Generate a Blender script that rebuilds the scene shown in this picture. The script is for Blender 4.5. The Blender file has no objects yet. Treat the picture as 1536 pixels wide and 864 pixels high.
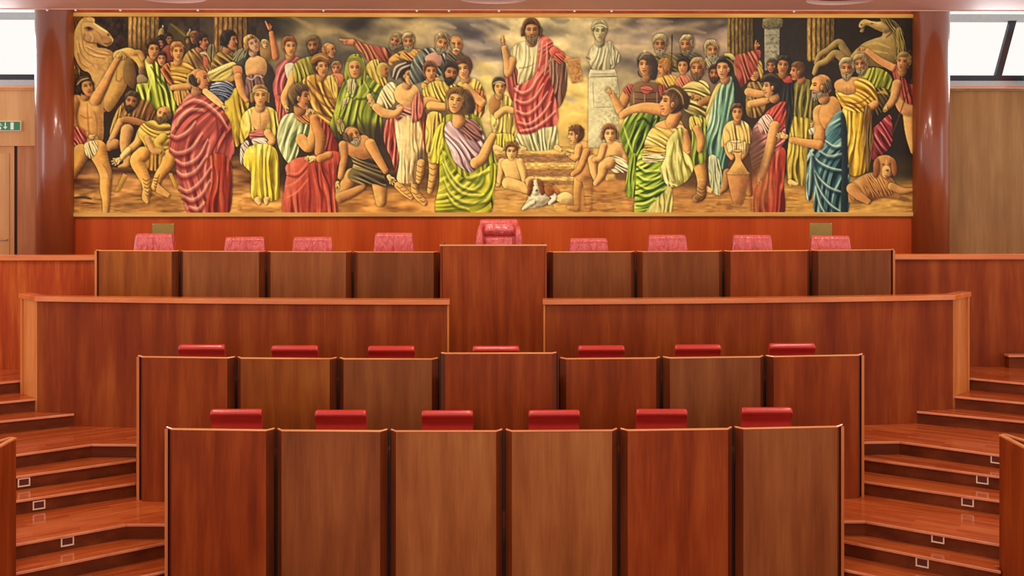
WORLD_S, LAMP_W, WASH_W, SIDE_W, EXPO = 1.0, 85, 32, 160, 0.0
import bpy, bmesh, math, random
import numpy as np
from mathutils import Vector, Matrix
from mathutils.geometry import tessellate_polygon

random.seed(7)
SC = bpy.context.scene
COL = SC.collection
PI = math.pi

# ------------------------------------------------------------------ materials
def lin(c):
    return tuple(((v / 255) / 12.92 if v / 255 <= .04045 else ((v / 255 + .055) / 1.055) ** 2.4) for v in c) + (1.0,)

def base_mat(name, rough=.4, metal=0.0, coat=0.0, spec=.5):
    m = bpy.data.materials.new(name)
    m.use_nodes = True
    b = m.node_tree.nodes['Principled BSDF']
    b.inputs['Roughness'].default_value = rough
    b.inputs['Metallic'].default_value = metal
    b.inputs['Coat Weight'].default_value = coat
    b.inputs['Coat Roughness'].default_value = .12
    b.inputs['Specular IOR Level'].default_value = spec
    return m, m.node_tree, b

def plain(name, col, rough=.4, metal=0.0, coat=0.0, spec=.5, var=.06, scale=30):
    m, nt, b = base_mat(name, rough, metal, coat, spec)
    tc = nt.nodes.new('ShaderNodeTexCoord')
    nz = nt.nodes.new('ShaderNodeTexNoise')
    nz.inputs['Scale'].default_value = scale
    nt.links.new(tc.outputs['Object'], nz.inputs['Vector'])
    r = nt.nodes.new('ShaderNodeValToRGB')
    c = lin(col)
    r.color_ramp.elements[0].color = tuple(max(0, v * (1 - var)) for v in c[:3]) + (1,)
    r.color_ramp.elements[1].color = tuple(min(1, v * (1 + var)) for v in c[:3]) + (1,)
    r.color_ramp.elements[0].position = .3
    r.color_ramp.elements[1].position = .7
    nt.links.new(nz.outputs['Fac'], r.inputs['Fac'])
    nt.links.new(r.outputs['Color'], b.inputs['Base Color'])
    return m

def wood(name, dark, mid, light, axis='z', rough=.46, coat=.0, band=6.0, fine=90.0, spec=.14):
    """veneer: broad strips along the grain plus fine pores; grain runs along `axis`"""
    if 'oak' not in name and 'gild' not in name:
        dark, mid, light = [(c[0], c[1] * 1.01, c[2] * .88) for c in (dark, mid, light)]
    m, nt, b = base_mat(name, rough, 0, coat, spec)
    N, L = nt.nodes, nt.links
    tc = N.new('ShaderNodeTexCoord')
    oi = N.new('ShaderNodeObjectInfo')
    off = N.new('ShaderNodeVectorMath'); off.operation = 'SCALE'
    off.inputs[0].default_value = (37.0, 23.0, 11.0)
    L.new(oi.outputs['Random'], off.inputs['Scale'])
    add = N.new('ShaderNodeVectorMath'); add.operation = 'ADD'
    L.new(tc.outputs['Object'], add.inputs[0]); L.new(off.outputs[0], add.inputs[1])
    def noise(scale, stretch, detail):
        mp = N.new('ShaderNodeMapping')
        s = {'z': (1, 1, stretch), 'x': (stretch, 1, 1), 'y': (1, stretch, 1)}[axis]
        mp.inputs['Scale'].default_value = s
        L.new(add.outputs[0], mp.inputs['Vector'])
        n = N.new('ShaderNodeTexNoise')
        n.inputs['Scale'].default_value = scale
        n.inputs['Detail'].default_value = detail
        n.inputs['Roughness'].default_value = .6
        L.new(mp.outputs[0], n.inputs['Vector'])
        return n
    n1 = noise(band, .09, 3)
    n2 = noise(fine, .035, 2)
    n3 = noise(1.6, .6, 2)
    mx = N.new('ShaderNodeMath'); mx.operation = 'MULTIPLY_ADD'
    mx.inputs[1].default_value = .30
    L.new(n2.outputs['Fac'], mx.inputs[0]); L.new(n1.outputs['Fac'], mx.inputs[2])
    m3 = N.new('ShaderNodeMath'); m3.operation = 'MULTIPLY_ADD'
    m3.inputs[1].default_value = .35
    L.new(n3.outputs['Fac'], m3.inputs[0]); L.new(mx.outputs[0], m3.inputs[2])
    sub = N.new('ShaderNodeMath'); sub.operation = 'SUBTRACT'; sub.inputs[1].default_value = .325
    L.new(m3.outputs[0], sub.inputs[0])
    r = N.new('ShaderNodeValToRGB')
    e = r.color_ramp.elements
    e[0].position = .24; e[0].color = lin(dark)
    e[1].position = .76; e[1].color = lin(light)
    k = e.new(.5); k.color = lin(mid)
    L.new(sub.outputs[0], r.inputs['Fac'])
    L.new(r.outputs['Color'], b.inputs['Base Color'])
    return m

def planks(name, dark, mid, light, angle, width=.09, rough=.16):
    """strip flooring: boards of varying tone laid along one direction"""
    m, nt, b = base_mat(name, rough, 0, .1, .35)
    N, L = nt.nodes, nt.links
    tc = N.new('ShaderNodeTexCoord')
    mp = N.new('ShaderNodeMapping'); mp.inputs['Rotation'].default_value = (0, 0, angle)
    L.new(tc.outputs['Object'], mp.inputs['Vector'])
    br = N.new('ShaderNodeTexBrick')
    br.inputs['Scale'].default_value = 1.0
    br.inputs['Brick Width'].default_value = .9
    br.inputs['Row Height'].default_value = width
    br.inputs['Mortar Size'].default_value = .0015
    br.inputs['Color1'].default_value = (0, 0, 0, 1)
    br.inputs['Color2'].default_value = (1, 1, 1, 1)
    br.inputs['Mortar'].default_value = (.1, .1, .1, 1)
    L.new(mp.outputs[0], br.inputs['Vector'])
    mp2 = N.new('ShaderNodeMapping'); mp2.inputs['Scale'].default_value = (.1, 1, 1)
    L.new(mp.outputs[0], mp2.inputs['Vector'])
    n = N.new('ShaderNodeTexNoise'); n.inputs['Scale'].default_value = 22; n.inputs['Detail'].default_value = 3
    L.new(mp2.outputs[0], n.inputs['Vector'])
    ma = N.new('ShaderNodeMath'); ma.operation = 'MULTIPLY_ADD'; ma.inputs[1].default_value = .35
    L.new(br.outputs['Color'], ma.inputs[0]); L.new(n.outputs['Fac'], ma.inputs[2])
    r = N.new('ShaderNodeValToRGB')
    e = r.color_ramp.elements
    e[0].position = .35; e[0].color = lin(dark)
    e[1].position = .95; e[1].color = lin(light)
    k = e.new(.65); k.color = lin(mid)
    L.new(ma.outputs[0], r.inputs['Fac'])
    L.new(r.outputs['Color'], b.inputs['Base Color'])
    return m

def leather(name, col, rough=.38, wr=.0, coat=.1):
    m, nt, b = base_mat(name, rough, 0, coat, .5)
    N, L = nt.nodes, nt.links
    tc = N.new('ShaderNodeTexCoord')
    n = N.new('ShaderNodeTexNoise'); n.inputs['Scale'].default_value = 9; n.inputs['Detail'].default_value = 4
    L.new(tc.outputs['Object'], n.inputs['Vector'])
    r = N.new('ShaderNodeValToRGB')
    c = lin(col)
    r.color_ramp.elements[0].color = tuple(v * .86 for v in c[:3]) + (1,)
    r.color_ramp.elements[1].color = tuple(min(1, v * 1.12) for v in c[:3]) + (1,)
    L.new(n.outputs['Fac'], r.inputs['Fac']); L.new(r.outputs['Color'], b.inputs['Base Color'])
    if wr:
        mp = N.new('ShaderNodeMapping'); mp.inputs['Scale'].default_value = (1, .6, .28)
        oi = N.new('ShaderNodeObjectInfo')
        ad = N.new('ShaderNodeVectorMath'); ad.operation = 'ADD'
        L.new(tc.outputs['Object'], ad.inputs[0]); L.new(oi.outputs['Location'], ad.inputs[1])
        L.new(ad.outputs[0], mp.inputs['Vector'])
        n2 = N.new('ShaderNodeTexNoise'); n2.inputs['Scale'].default_value = 17; n2.inputs['Detail'].default_value = 3
        n2.inputs['Distortion'].default_value = .8
        L.new(mp.outputs[0], n2.inputs['Vector'])
        bp = N.new('ShaderNodeBump'); bp.inputs['Strength'].default_value = wr; bp.inputs['Distance'].default_value = .05
        L.new(n2.outputs['Fac'], bp.inputs['Height']); L.new(bp.outputs['Normal'], b.inputs['Normal'])
    return m

M = {}
M['panel_a'] = wood('reddish brown veneer', (112, 42, 14), (142, 58, 22), (164, 78, 34))
M['panel_b'] = wood('brown veneer', (114, 58, 32), (138, 74, 42), (156, 92, 54))
M['panel_c'] = wood('pale brown veneer', (130, 70, 38), (154, 88, 50), (172, 108, 66))
M['panel_d'] = wood('orange brown veneer', (118, 54, 18), (148, 74, 28), (168, 96, 42))
M['panel_e'] = wood('dark brown veneer', (104, 52, 26), (124, 64, 34), (142, 80, 46))
M['strip'] = wood('edge strip veneer with groove shade', (84, 34, 16), (104, 44, 20), (124, 58, 28))  # darker than the panels: shade of the desk joints put into the colour
M['parapet'] = wood('dark red brown veneer', (110, 40, 16), (136, 56, 22), (160, 80, 36), band=4.5)
M['rail'] = wood('striped red brown veneer', (144, 50, 18), (172, 68, 26), (204, 108, 48), band=7)
M['edge'] = wood('edge wood with highlight tone', (206, 118, 74), (226, 140, 92), (240, 164, 116), axis='x', rough=.22, coat=.8, spec=.5)  # pale tone puts the highlight along the top edges into the colour
M['edge_v'] = wood('light upright edge wood', (184, 98, 52), (206, 120, 68), (222, 142, 90), rough=.3, spec=.3)
M['cap'] = wood('orange cap rail wood', (190, 92, 40), (212, 110, 52), (226, 132, 74), axis='x', rough=.2, coat=.3, spec=.5)
M['back_wall'] = wood('red orange veneer', (166, 60, 20), (186, 74, 28), (204, 94, 40), band=2.2, fine=50)
M['column'] = wood('polished red wood', (118, 54, 32), (140, 66, 38), (158, 82, 50), rough=.3, coat=.5, band=3, spec=.3)
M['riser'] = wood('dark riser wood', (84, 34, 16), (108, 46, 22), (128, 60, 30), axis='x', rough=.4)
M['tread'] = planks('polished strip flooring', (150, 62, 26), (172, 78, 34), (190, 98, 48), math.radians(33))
M['tread_m'] = planks('polished strip flooring mirrored', (150, 62, 26), (172, 78, 34), (190, 98, 48), math.radians(-33))
M['nosing'] = wood('tread nosing wood', (206, 116, 86), (224, 136, 104), (236, 158, 126), axis='x', rough=.2, coat=.6, spec=.5)  # lightened so the overhead highlight on the step edges sits in the colour
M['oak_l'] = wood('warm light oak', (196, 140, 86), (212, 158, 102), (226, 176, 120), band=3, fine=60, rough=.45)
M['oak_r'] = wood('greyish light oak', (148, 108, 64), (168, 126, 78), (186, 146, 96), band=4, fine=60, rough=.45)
M['gap'] = plain('dark joint', (28, 14, 9), .7)
M['ceiling'] = plain('white plaster with red bounce tint', (222, 176, 160), .6, var=.03, scale=4)  # white ceiling; the pink is light off the red wood, put into its colour
M['white'] = plain('white plaster', (226, 220, 214), .6, var=.02)
M['dark_metal'] = plain('dark window metal', (40, 42, 48), .35, .3)
M['light_metal'] = plain('pale grey sill metal', (176, 180, 180), .4, .2)
M['brass'] = plain('dull brass', (166, 134, 70), .35, .7, scale=12)
M['bright_brass'] = plain('polished pale brass', (250, 224, 182), .25, .35)
M['gold'] = wood('gilded wood', (186, 134, 62), (214, 164, 84), (232, 190, 112), axis='x', rough=.35)
M['gold_v'] = wood('gilded upright wood', (186, 134, 62), (212, 160, 80), (230, 186, 110), rough=.35)
M['red'] = leather('red leather', (198, 46, 36), .36, coat=.35)
M['pink'] = leather('soft pinkish red leather', (224, 96, 90), .34, wr=1.0, coat=.4)
M['black'] = plain('black plastic', (26, 24, 24), .45)
M['chrome'] = plain('brushed steel', (180, 178, 174), .25, .9)
M['lens'] = plain('dark red step light lens', (92, 22, 16), .2)
M['green'] = plain('exit sign green', (20, 128, 66), .4, var=.03)
M['signwhite'] = plain('exit sign white', (240, 246, 236), .4, var=.02)
M['paper_dark'] = plain('dark desk leather', (44, 28, 22), .5)

# glass and daylight
mg, nt, b = base_mat('window glass', .03)
b.inputs['Base Color'].default_value = (1, 1, 1, 1)
b.inputs['Transmission Weight'].default_value = 1.0
b.inputs['IOR'].default_value = 1.02
M['glass'] = mg
md = bpy.data.materials.new('lamp diffuser'); md.use_nodes = True
nt = md.node_tree; nt.nodes.clear()
o = nt.nodes.new('ShaderNodeOutputMaterial'); em = nt.nodes.new('ShaderNodeEmission')
em.inputs['Color'].default_value = (1, .86, .72, 1); em.inputs['Strength'].default_value = 1.2
nt.links.new(em.outputs[0], o.inputs[0])
M['lamp'] = md

# ------------------------------------------------------------------ mesh helpers
def link(name, bm, mats, parent=None, loc=(0, 0, 0), rotz=0.0, smooth=False):
    me = bpy.data.meshes.new(name)
    bmesh.ops.recalc_face_normals(bm, faces=bm.faces)
    if smooth:
        for f in bm.faces: f.smooth = True
    bm.to_mesh(me); bm.free()
    for m in (mats if isinstance(mats, (list, tuple)) else [mats]):
        me.materials.append(m)
    o = bpy.data.objects.new(name, me)
    COL.objects.link(o)
    o.location = loc
    o.rotation_euler = (0, 0, rotz)
    if parent: o.parent = parent
    return o

def thing(name, label, cat, loc=(0, 0, 0), rotz=0.0, group=None):
    o = bpy.data.objects.new(name, None)
    o.empty_display_size = .1
    COL.objects.link(o)
    o.location = loc; o.rotation_euler = (0, 0, rotz)
    o['label'] = label; o['category'] = cat
    if group: o['group'] = group
    return o

def tag(o, label, cat, group=None):
    o['label'] = label; o['category'] = cat
    if group: o['group'] = group
    return o

def struct(name, bm, mats, parent=None, loc=(0, 0, 0), rotz=0.0, smooth=False, label=None):
    o = link(name, bm, mats, parent, loc, rotz, smooth)
    if parent is None:
        o['kind'] = 'structure'
        if label: o['label'] = label
    return o

def box(bm, x0, x1, y0, y1, z0, z1, mi=0):
    v = [bm.verts.new((x, y, z)) for z in (z0, z1) for x, y in ((x0, y0), (x1, y0), (x1, y1), (x0, y1))]
    for q in ((3, 2, 1, 0), (4, 5, 6, 7), (0, 1, 5, 4), (1, 2, 6, 5), (2, 3, 7, 6), (3, 0, 4, 7)):
        f = bm.faces.new([v[i] for i in q]); f.material_index = mi

def prism(bm, pts, z0, z1, mi=0, caps=True):
    n = len(pts)
    a = [bm.verts.new((p[0], p[1], z0)) for p in pts]
    c = [bm.verts.new((p[0], p[1], z1)) for p in pts]
    for i in range(n):
        f = bm.faces.new((a[i], a[(i + 1) % n], c[(i + 1) % n], c[i])); f.material_index = mi
    if caps:
        for tri in tessellate_polygon([[Vector((p[0], p[1], 0)) for p in pts]]):
            for ring in (a, c):
                try:
                    f = bm.faces.new([ring[i] for i in tri]); f.material_index = mi
                except ValueError:
                    pass

def bmbox(*a):
    bm = bmesh.new(); box(bm, *a); return bm

def bevel(bm, w, seg=2):
    bmesh.ops.bevel(bm, geom=list(bm.edges), offset=w, segments=seg, affect='EDGES', profile=.5, clamp_overlap=True)
    return bm

def bevel_sharp(bm, w, seg=2):
    bmesh.ops.recalc_face_normals(bm, faces=bm.faces)
    ed = [e for e in bm.edges if len(e.link_faces) == 2 and e.calc_face_angle(0) > .5]
    bmesh.ops.bevel(bm, geom=ed, offset=w, segments=seg, affect='EDGES', profile=.5, clamp_overlap=True)
    return bm

def rbox(x0, x1, y0, y1, z0, z1, w=.01, seg=2):
    return bevel(bmbox(x0, x1, y0, y1, z0, z1), w, seg)

def cyl(bm, x, y, z0, z1, r0, r1=None, n=20):
    r1 = r0 if r1 is None else r1
    a = [bm.verts.new((x + r0 * math.cos(2 * PI * i / n), y + r0 * math.sin(2 * PI * i / n), z0)) for i in range(n)]
    c = [bm.verts.new((x + r1 * math.cos(2 * PI * i / n), y + r1 * math.sin(2 * PI * i / n), z1)) for i in range(n)]
    for i in range(n):
        bm.faces.new((a[i], a[(i + 1) % n], c[(i + 1) % n], c[i]))
    bm.faces.new(list(reversed(a))); bm.faces.new(c)

def tube(bm, pts, r, n=8):
    rings = []
    for i, p in enumerate(pts):
        p = Vector(p)
        d = (Vector(pts[min(i + 1, len(pts) - 1)]) - Vector(pts[max(i - 1, 0)])).normalized()
        up = Vector((0, 0, 1)) if abs(d.z) < .9 else Vector((1, 0, 0))
        s = d.cross(up).normalized(); t = s.cross(d)
        rr = r[i] if isinstance(r, (list, tuple)) else r
        rings.append([bm.verts.new(p + rr * (math.cos(2 * PI * k / n) * s + math.sin(2 * PI * k / n) * t)) for k in range(n)])
    for a, c in zip(rings, rings[1:]):
        for k in range(n):
            bm.faces.new((a[k], a[(k + 1) % n], c[(k + 1) % n], c[k]))
    bm.faces.new(list(reversed(rings[0]))); bm.faces.new(rings[-1])

def dup(root, loc, rotz, label=None, group=None):
    r = root.copy(); COL.objects.link(r)
    r.location = loc; r.rotation_euler = (0, 0, rotz)
    if label: r['label'] = label
    if group: r['group'] = group
    for ch in list(root.children):
        c = ch.copy(); COL.objects.link(c); c.parent = r
        for g in list(ch.children):
            d = g.copy(); COL.objects.link(d); d.parent = c
    return r

# ------------------------------------------------------------------ plan of the tiers
# levels (m above the well): each tier is three risers higher than the one in front of it
ZB, ZA, ZT, ZR = .51, 1.02, 1.53, 2.08
RAD = 42.0
def arc(y0, x): return y0 + x * x / (2 * RAD)
Y3, Y2, Y1, YP = 11.25, 12.60, 14.90, 14.00      # fronts of the three desk rows and of the parapet on the axis
BACK = 17.65

def arc_pts(y0, x0, x1, n=8):
    return [(x0 + (x1 - x0) * i / n, arc(y0, x0 + (x1 - x0) * i / n)) for i in range(n + 1)]

def platform(name, half, z0, z1, xend, centre=None, half_left=None, centre_left=None):
    """a tier across the whole hall: `half` is the front edge on the right from the desk end outward"""
    c = centre or []
    right = c + half + [(xend, 19.3)]
    hl = half_left or half
    left = [(-x, y) for x, y in reversed((centre_left or c) + hl + [(xend, 19.3)]) if x > 0]
    pts = left + right
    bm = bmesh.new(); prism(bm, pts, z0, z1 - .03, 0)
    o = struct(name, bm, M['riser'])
    for s in (-1, 1):
        # the tread boards of each half, with a rounded-looking nosing 25 mm proud of the riser
        over = [(x, y - .028) for x, y in (half if s > 0 else hl)]
        cc = c if s > 0 else (centre_left or c)
        pp = [(0, 19.3)] + list(cc) + over + [(xend, 19.3)]
        bm = bmesh.new(); prism(bm, [(s * x, y) for x, y in pp], z1 - .03, z1, 0)
        t = link('tread', bm, M['tread'] if s > 0 else M['tread_m'], o)
        bm = bmesh.new()
        for (xa, ya), (xb, yb) in zip(over, over[1:]):
            prism(bm, [(s * xa, ya - .006), (s * xb, yb - .006), (s * xb, yb + .008), (s * xa, ya + .008)], z1 - .031, z1 + .001)
        bevel_sharp(bm, .007)
        link('nosing', bm, M['nosing'], o)
    return o

bm = bmbox(-13, 13, 6.0, 19.6, -.12, 0)
struct('floor', bm, M['tread'])

c3 = [(0, arc(Y3, 0) + .17), (1.8, arc(Y3, 1.8) + .17), (3.60, arc(Y3, 3.60) + .12)]
c3l = c3[:2] + [(3.46, arc(Y3, 3.46) + .12)]
c2 = [(0, arc(Y2, 0) + .17), (2.2, arc(Y2, 2.2) + .17), (4.25, arc(Y2, 4.25) + .17)]
platform('stair_tier', [(3.62, 11.536), (5.04, 10.51), (5.04, 11.10), (13.0, 11.10)], 0, .17, 13.0, c3, [(3.475, 11.57), (4.78, 10.63), (4.78, 11.12), (13.0, 11.12)], c3l)
platform('stair_tier', [(3.62, 11.99), (5.04, 10.98), (5.04, 11.12), (13.0, 11.12)], .17, .34, 13.0, c3, [(3.475, 11.99), (3.66, 11.89), (4.82, 11.06), (4.82, 11.14), (13.0, 11.14)], c3l)
platform('stair_tier', [(3.62, 12.03), (4.03, 12.03), (5.38, 11.13), (13.0, 11.13)], .34, .51, 13.0, c3, [(3.475, 12.02), (4.03, 12.03), (5.38, 11.13), (13.0, 11.13)], c3l)
platform('stair_tier', [(4.25, 13.01), (13.0, 7.62)], .51, .68, 13.0, c2)
platform('stair_tier', [(4.25, 13.475), (13.0, 8.0)], .68, .85, 13.0, c2)
platform('stair_tier', [(4.25, 13.44), (4.94, 13.47), (13.0, 7.99)], .85, 1.02, 13.0, c2)

def side_steps(s):
    """the three steps beside the parapet and the upper landing, one flight on each side"""
    inner = [(6.36, 14.80), (6.20, 15.2), (6.20, 15.60)]
    for z0, z1, f in ((1.02, 1.19, [(5.49, 14.37), (13.0, 10.47)]), (1.19, 1.36, [(6.03, 14.50), (13.0, 10.53)]), (1.36, 1.53, [(6.375, 14.87), (13.0, 10.55)])):
        start = {1.02: [(6.01, 14.43)], 1.19: [], 1.36: []}[z0]
        tail = [(13.0, 15.64), (6.20, 15.64), (6.20, 15.2), (6.37, 14.80)] if z0 < 1.3 else [(13.0, 15.64), (6.20, 15.64), (6.20, 15.2)]
        pts = f + tail + start
        bm = bmesh.new(); prism(bm, [(s * x, y) for x, y in pts], z0, z1 - .03)
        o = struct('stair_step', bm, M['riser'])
        over = [(x, y - .028) for x, y in f] + tail + start
        bm = bmesh.new(); prism(bm, [(s * x, y) for x, y in over], z1 - .03, z1)
        link('tread', bm, M['tread'] if s > 0 else M['tread_m'], o)
        (xa, ya), (xb, yb) = over[0], over[1]
        bm = bmesh.new()
        prism(bm, [(s * xa, ya - .006), (s * xb, yb - .006), (s * xb, yb + .008), (s * xa, ya + .008)], z1 - .031, z1 + .001)
        bevel_sharp(bm, .007)
        link('nosing', bm, M['nosing'], o)
for s in (-1, 1): side_steps(s)

def behind_parapet(s):
    pts = [(.80, arc(YP, .8) + .13)] + [(x, arc(YP, x) + .13) for x in (2.5, 4.2, 5.9)] + [(6.19, 14.85), (6.19, 15.64), (5.66, 15.64)] + \
          [(x, arc(Y1, x) + .17) for x in (5.6, 3.6, 1.8, .80)]
    bm = bmesh.new(); prism(bm, [(s * x, y) for x, y in pts], ZA, ZT)
    struct('platform', bm, M['tread'] if s > 0 else M['tread_m'])
for s in (-1, 1): behind_parapet(s)

pts = [(x, arc(Y1, x) + .175) for x in (-5.62, -3.6, -1.8, 0, 1.8, 3.6, 5.62)] + [(5.66, 15.74), (13, 15.74), (13, 19.2), (-13, 19.2), (-13, 15.74), (-5.66, 15.74)]
bm = bmesh.new(); prism(bm, pts, ZA, ZR)
struct('platform', bm, M['tread'])
bm = bmbox(7.25, 13.0, 15.50, 15.61, ZT, ZT + .165)
o = struct('stair_step', bm, M['riser'])
link('tread', bmbox(7.23, 13.0, 15.47, 15.61, ZT + .165, ZT + .195), M['nosing'], o)

# ------------------------------------------------------------------ desks
def desk_parts(t, w, z_top, z_bot, mat, ends=(False, False), depth=.55, strip=.062, back=.085, worktop=True):
    """t: the thing at the middle of the front edge, +y towards the sitter. The front bows back in a narrow
    canted strip at each side; a thin lipping runs along the top, its highlight put into a pale colour."""
    h = w / 2 - .019
    zt = z_top - .018
    link('front_panel', bmbox(-h + strip, h - strip, 0, .03, z_bot, zt), mat, t)
    for s in (-1, 1):
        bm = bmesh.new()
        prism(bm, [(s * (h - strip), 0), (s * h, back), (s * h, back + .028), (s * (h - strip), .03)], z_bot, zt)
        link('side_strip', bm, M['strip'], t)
        e = ends[0 if s < 0 else 1]
        x1 = s * h
        x0 = s * (h - .03)
        xi, xo_ = s * (h - .05), s * (h - .022)
        bm = bmbox(min(xi, xo_), max(xi, xo_), back + .03, depth, max(z_bot, z_top - 1.16), z_top - .30)
        link('side_panel', bm, mat, t)
        if e:
            x2 = s * (h + .03)
            bm = bmbox(min(x1, x2), max(x1, x2), back - .03, back + .034, z_bot, zt)
            ep = link('end_panel', bm, M['parapet'], t)
            bm = bmbox(min(x1, x2) - .001, max(x1, x2) + .001, back - .036, back - .03, z_bot, zt)
            link('edge_lipping', bm, M['edge_v'], ep)
            link('row_end_panel', bmbox(min(x1, x2), max(x1, x2), back + .034, depth, z_bot, z_top - .30), M['parapet'], t)
    bm = bmesh.new()
    prism(bm, [(-h - (.03 if ends[0] else 0), back - .004), (-h + strip, -.004), (h - strip, -.004), (h + (.03 if ends[1] else 0), back - .004),
               (h + (.03 if ends[1] else 0), back + .034), (h - strip, .036), (-h + strip, .036), (-h - (.03 if ends[0] else 0), back + .034)], zt, z_top)
    bevel_sharp(bm, .007)
    link('top_lipping', bm, M['edge'], t)
    if worktop:
        link('worktop', bmbox(-h + .052, h - .052, .075, depth, z_top - .36, z_top - .33), M['panel_b'], t)
        link('writing_pad', bmbox(-.28, .28, .13, depth - .06, z_top - .33, z_top - .325), M['paper_dark'], t)
    # dark rebate that closes the joint to the neighbouring desk
    for s in (-1, 1):
        xa, xb = sorted((s * (h + .001), s * (w / 2 - .004)))
        link('joint_fillet', bmbox(xa, xb, back + .032, back + .042, z_bot, zt - .01), M['gap'], t)

def row(nodes, y0, z_top, z_bot, mats, labels, group, first_end=True, last_end=True, skip_gap=()):
    for i, (xa, xb) in enumerate(nodes):
        ya, yb = arc(y0, xa), arc(y0, xb)
        w = math.hypot(xb - xa, yb - ya); ang = math.atan2(yb - ya, xb - xa)
        t = thing('council_desk', labels[i], 'desk', ((xa + xb) / 2, (ya + yb) / 2, z_bot), ang, group)
        desk_parts(t, w, z_top - z_bot, 0, M[mats[i]], (first_end and i == 0, last_end and i == len(nodes) - 1))

ORD = ['leftmost', 'second from the left', 'third from the left', 'fourth from the left', 'fifth from the left', 'sixth from the left',
       'seventh from the left', 'eighth from the left']
n3 = [-3.44, -2.296, -1.121, .066, 1.255, 2.458, 3.615]
pick = {'panel_a': 'reddish brown', 'panel_b': 'brown', 'panel_c': 'pale brown', 'panel_d': 'orange brown', 'panel_e': 'dark brown'}
m3 = ['panel_a', 'panel_b', 'panel_c', 'panel_c', 'panel_a', 'panel_b']
lab3 = ['%s wooden desk front, %s in the lowest nearest row' % (pick[m3[i]], ('rightmost' if i == 5 else ORD[i])) for i in range(6)]
row(list(zip(n3[:-1], n3[1:])), Y3, 1.69, 0, m3, lab3, 'desks in the nearest row')

n2l = [-4.195, -3.036, -1.845, -.672]; n2r = [.708, 1.905, 3.124, 4.30]
m2 = ['panel_a', 'panel_d', 'panel_b', 'panel_a', 'panel_b', 'panel_a']
l2 = ['%s wooden desk at the left end of the middle row' % pick[m2[0]], '%s wooden desk, second from the left in the middle row' % pick[m2[1]],
      '%s wooden desk just left of the raised centre desk, middle row' % pick[m2[2]]]
r2 = ['%s wooden desk just right of the raised centre desk, middle row' % pick[m2[3]], '%s wooden desk, second from the right in the middle row' % pick[m2[4]],
      '%s wooden desk at the right end of the middle row' % pick[m2[5]]]
row(list(zip(n2l[:-1], n2l[1:])), Y2, 2.192, ZB, m2[:3], l2, 'desks in the middle row', True, False)
row(list(zip(n2r[:-1], n2r[1:])), Y2, 2.192, ZB, m2[3:], r2, 'desks in the middle row', False, True)
t = thing('council_desk', 'taller reddish brown desk projecting at the centre of the middle row', 'desk', (.013, 12.40, ZB), 0, 'desks in the middle row')
desk_parts(t, 1.345, 2.293 - ZB, 0, M['panel_a'], depth=.74, strip=.05, back=.05)

n1l = [-5.58, -4.387, -3.171, -1.978, -.785]; n1r = [.672, 1.895, 3.11, 4.35, 5.555]
m1 = ['panel_d', 'panel_b', 'panel_b', 'panel_e', 'panel_e', 'panel_e', 'panel_a', 'panel_e']
l1 = ['%s wooden desk at the left end of the top row' % pick[m1[0]], '%s wooden desk, second from the left in the top row' % pick[m1[1]],
      '%s wooden desk, third from the left in the top row' % pick[m1[2]], '%s wooden desk just left of the tall lectern, top row' % pick[m1[3]]]
r1 = ['%s wooden desk just right of the tall lectern, top row' % pick[m1[4]], '%s wooden desk, third from the right in the top row' % pick[m1[5]],
      '%s wooden desk, second from the right in the top row' % pick[m1[6]], '%s wooden desk at the right end of the top row' % pick[m1[7]]]
row(list(zip(n1l[:-1], n1l[1:])), Y1, 3.24, ZT, m1[:4], l1, 'desks in the top row', True, False)
row(list(zip(n1r[:-1], n1r[1:])), Y1, 3.24, ZT, m1[4:], r1, 'desks in the top row', False, True)

t = thing('president_lectern', 'tall reddish brown wooden lectern below the painting, before the high red chair', 'lectern', (-.056, 14.70, ZA))
link('front_panel', rbox(-.69, .69, 0, .04, 0, 2.31, .006), M['panel_a'], t)
for s in (-1, 1):
    link('side_panel', bmbox(min(s * .68, s * .712), max(s * .68, s * .712), .0, .27, 0, 2.31), M['panel_a'], t)
    o = link('side_wing', bmbox(min(s * .68, s * .712), max(s * .68, s * .712), .32, .8, 1.1, 2.31), M['panel_a'], t)
link('top_lipping', bmbox(-.716, .716, -.005, .04, 2.31, 2.33), M['edge'], t)
link('worktop', bmbox(-.68, .68, .04, .8, 1.98, 2.01), M['panel_b'], t)

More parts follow.
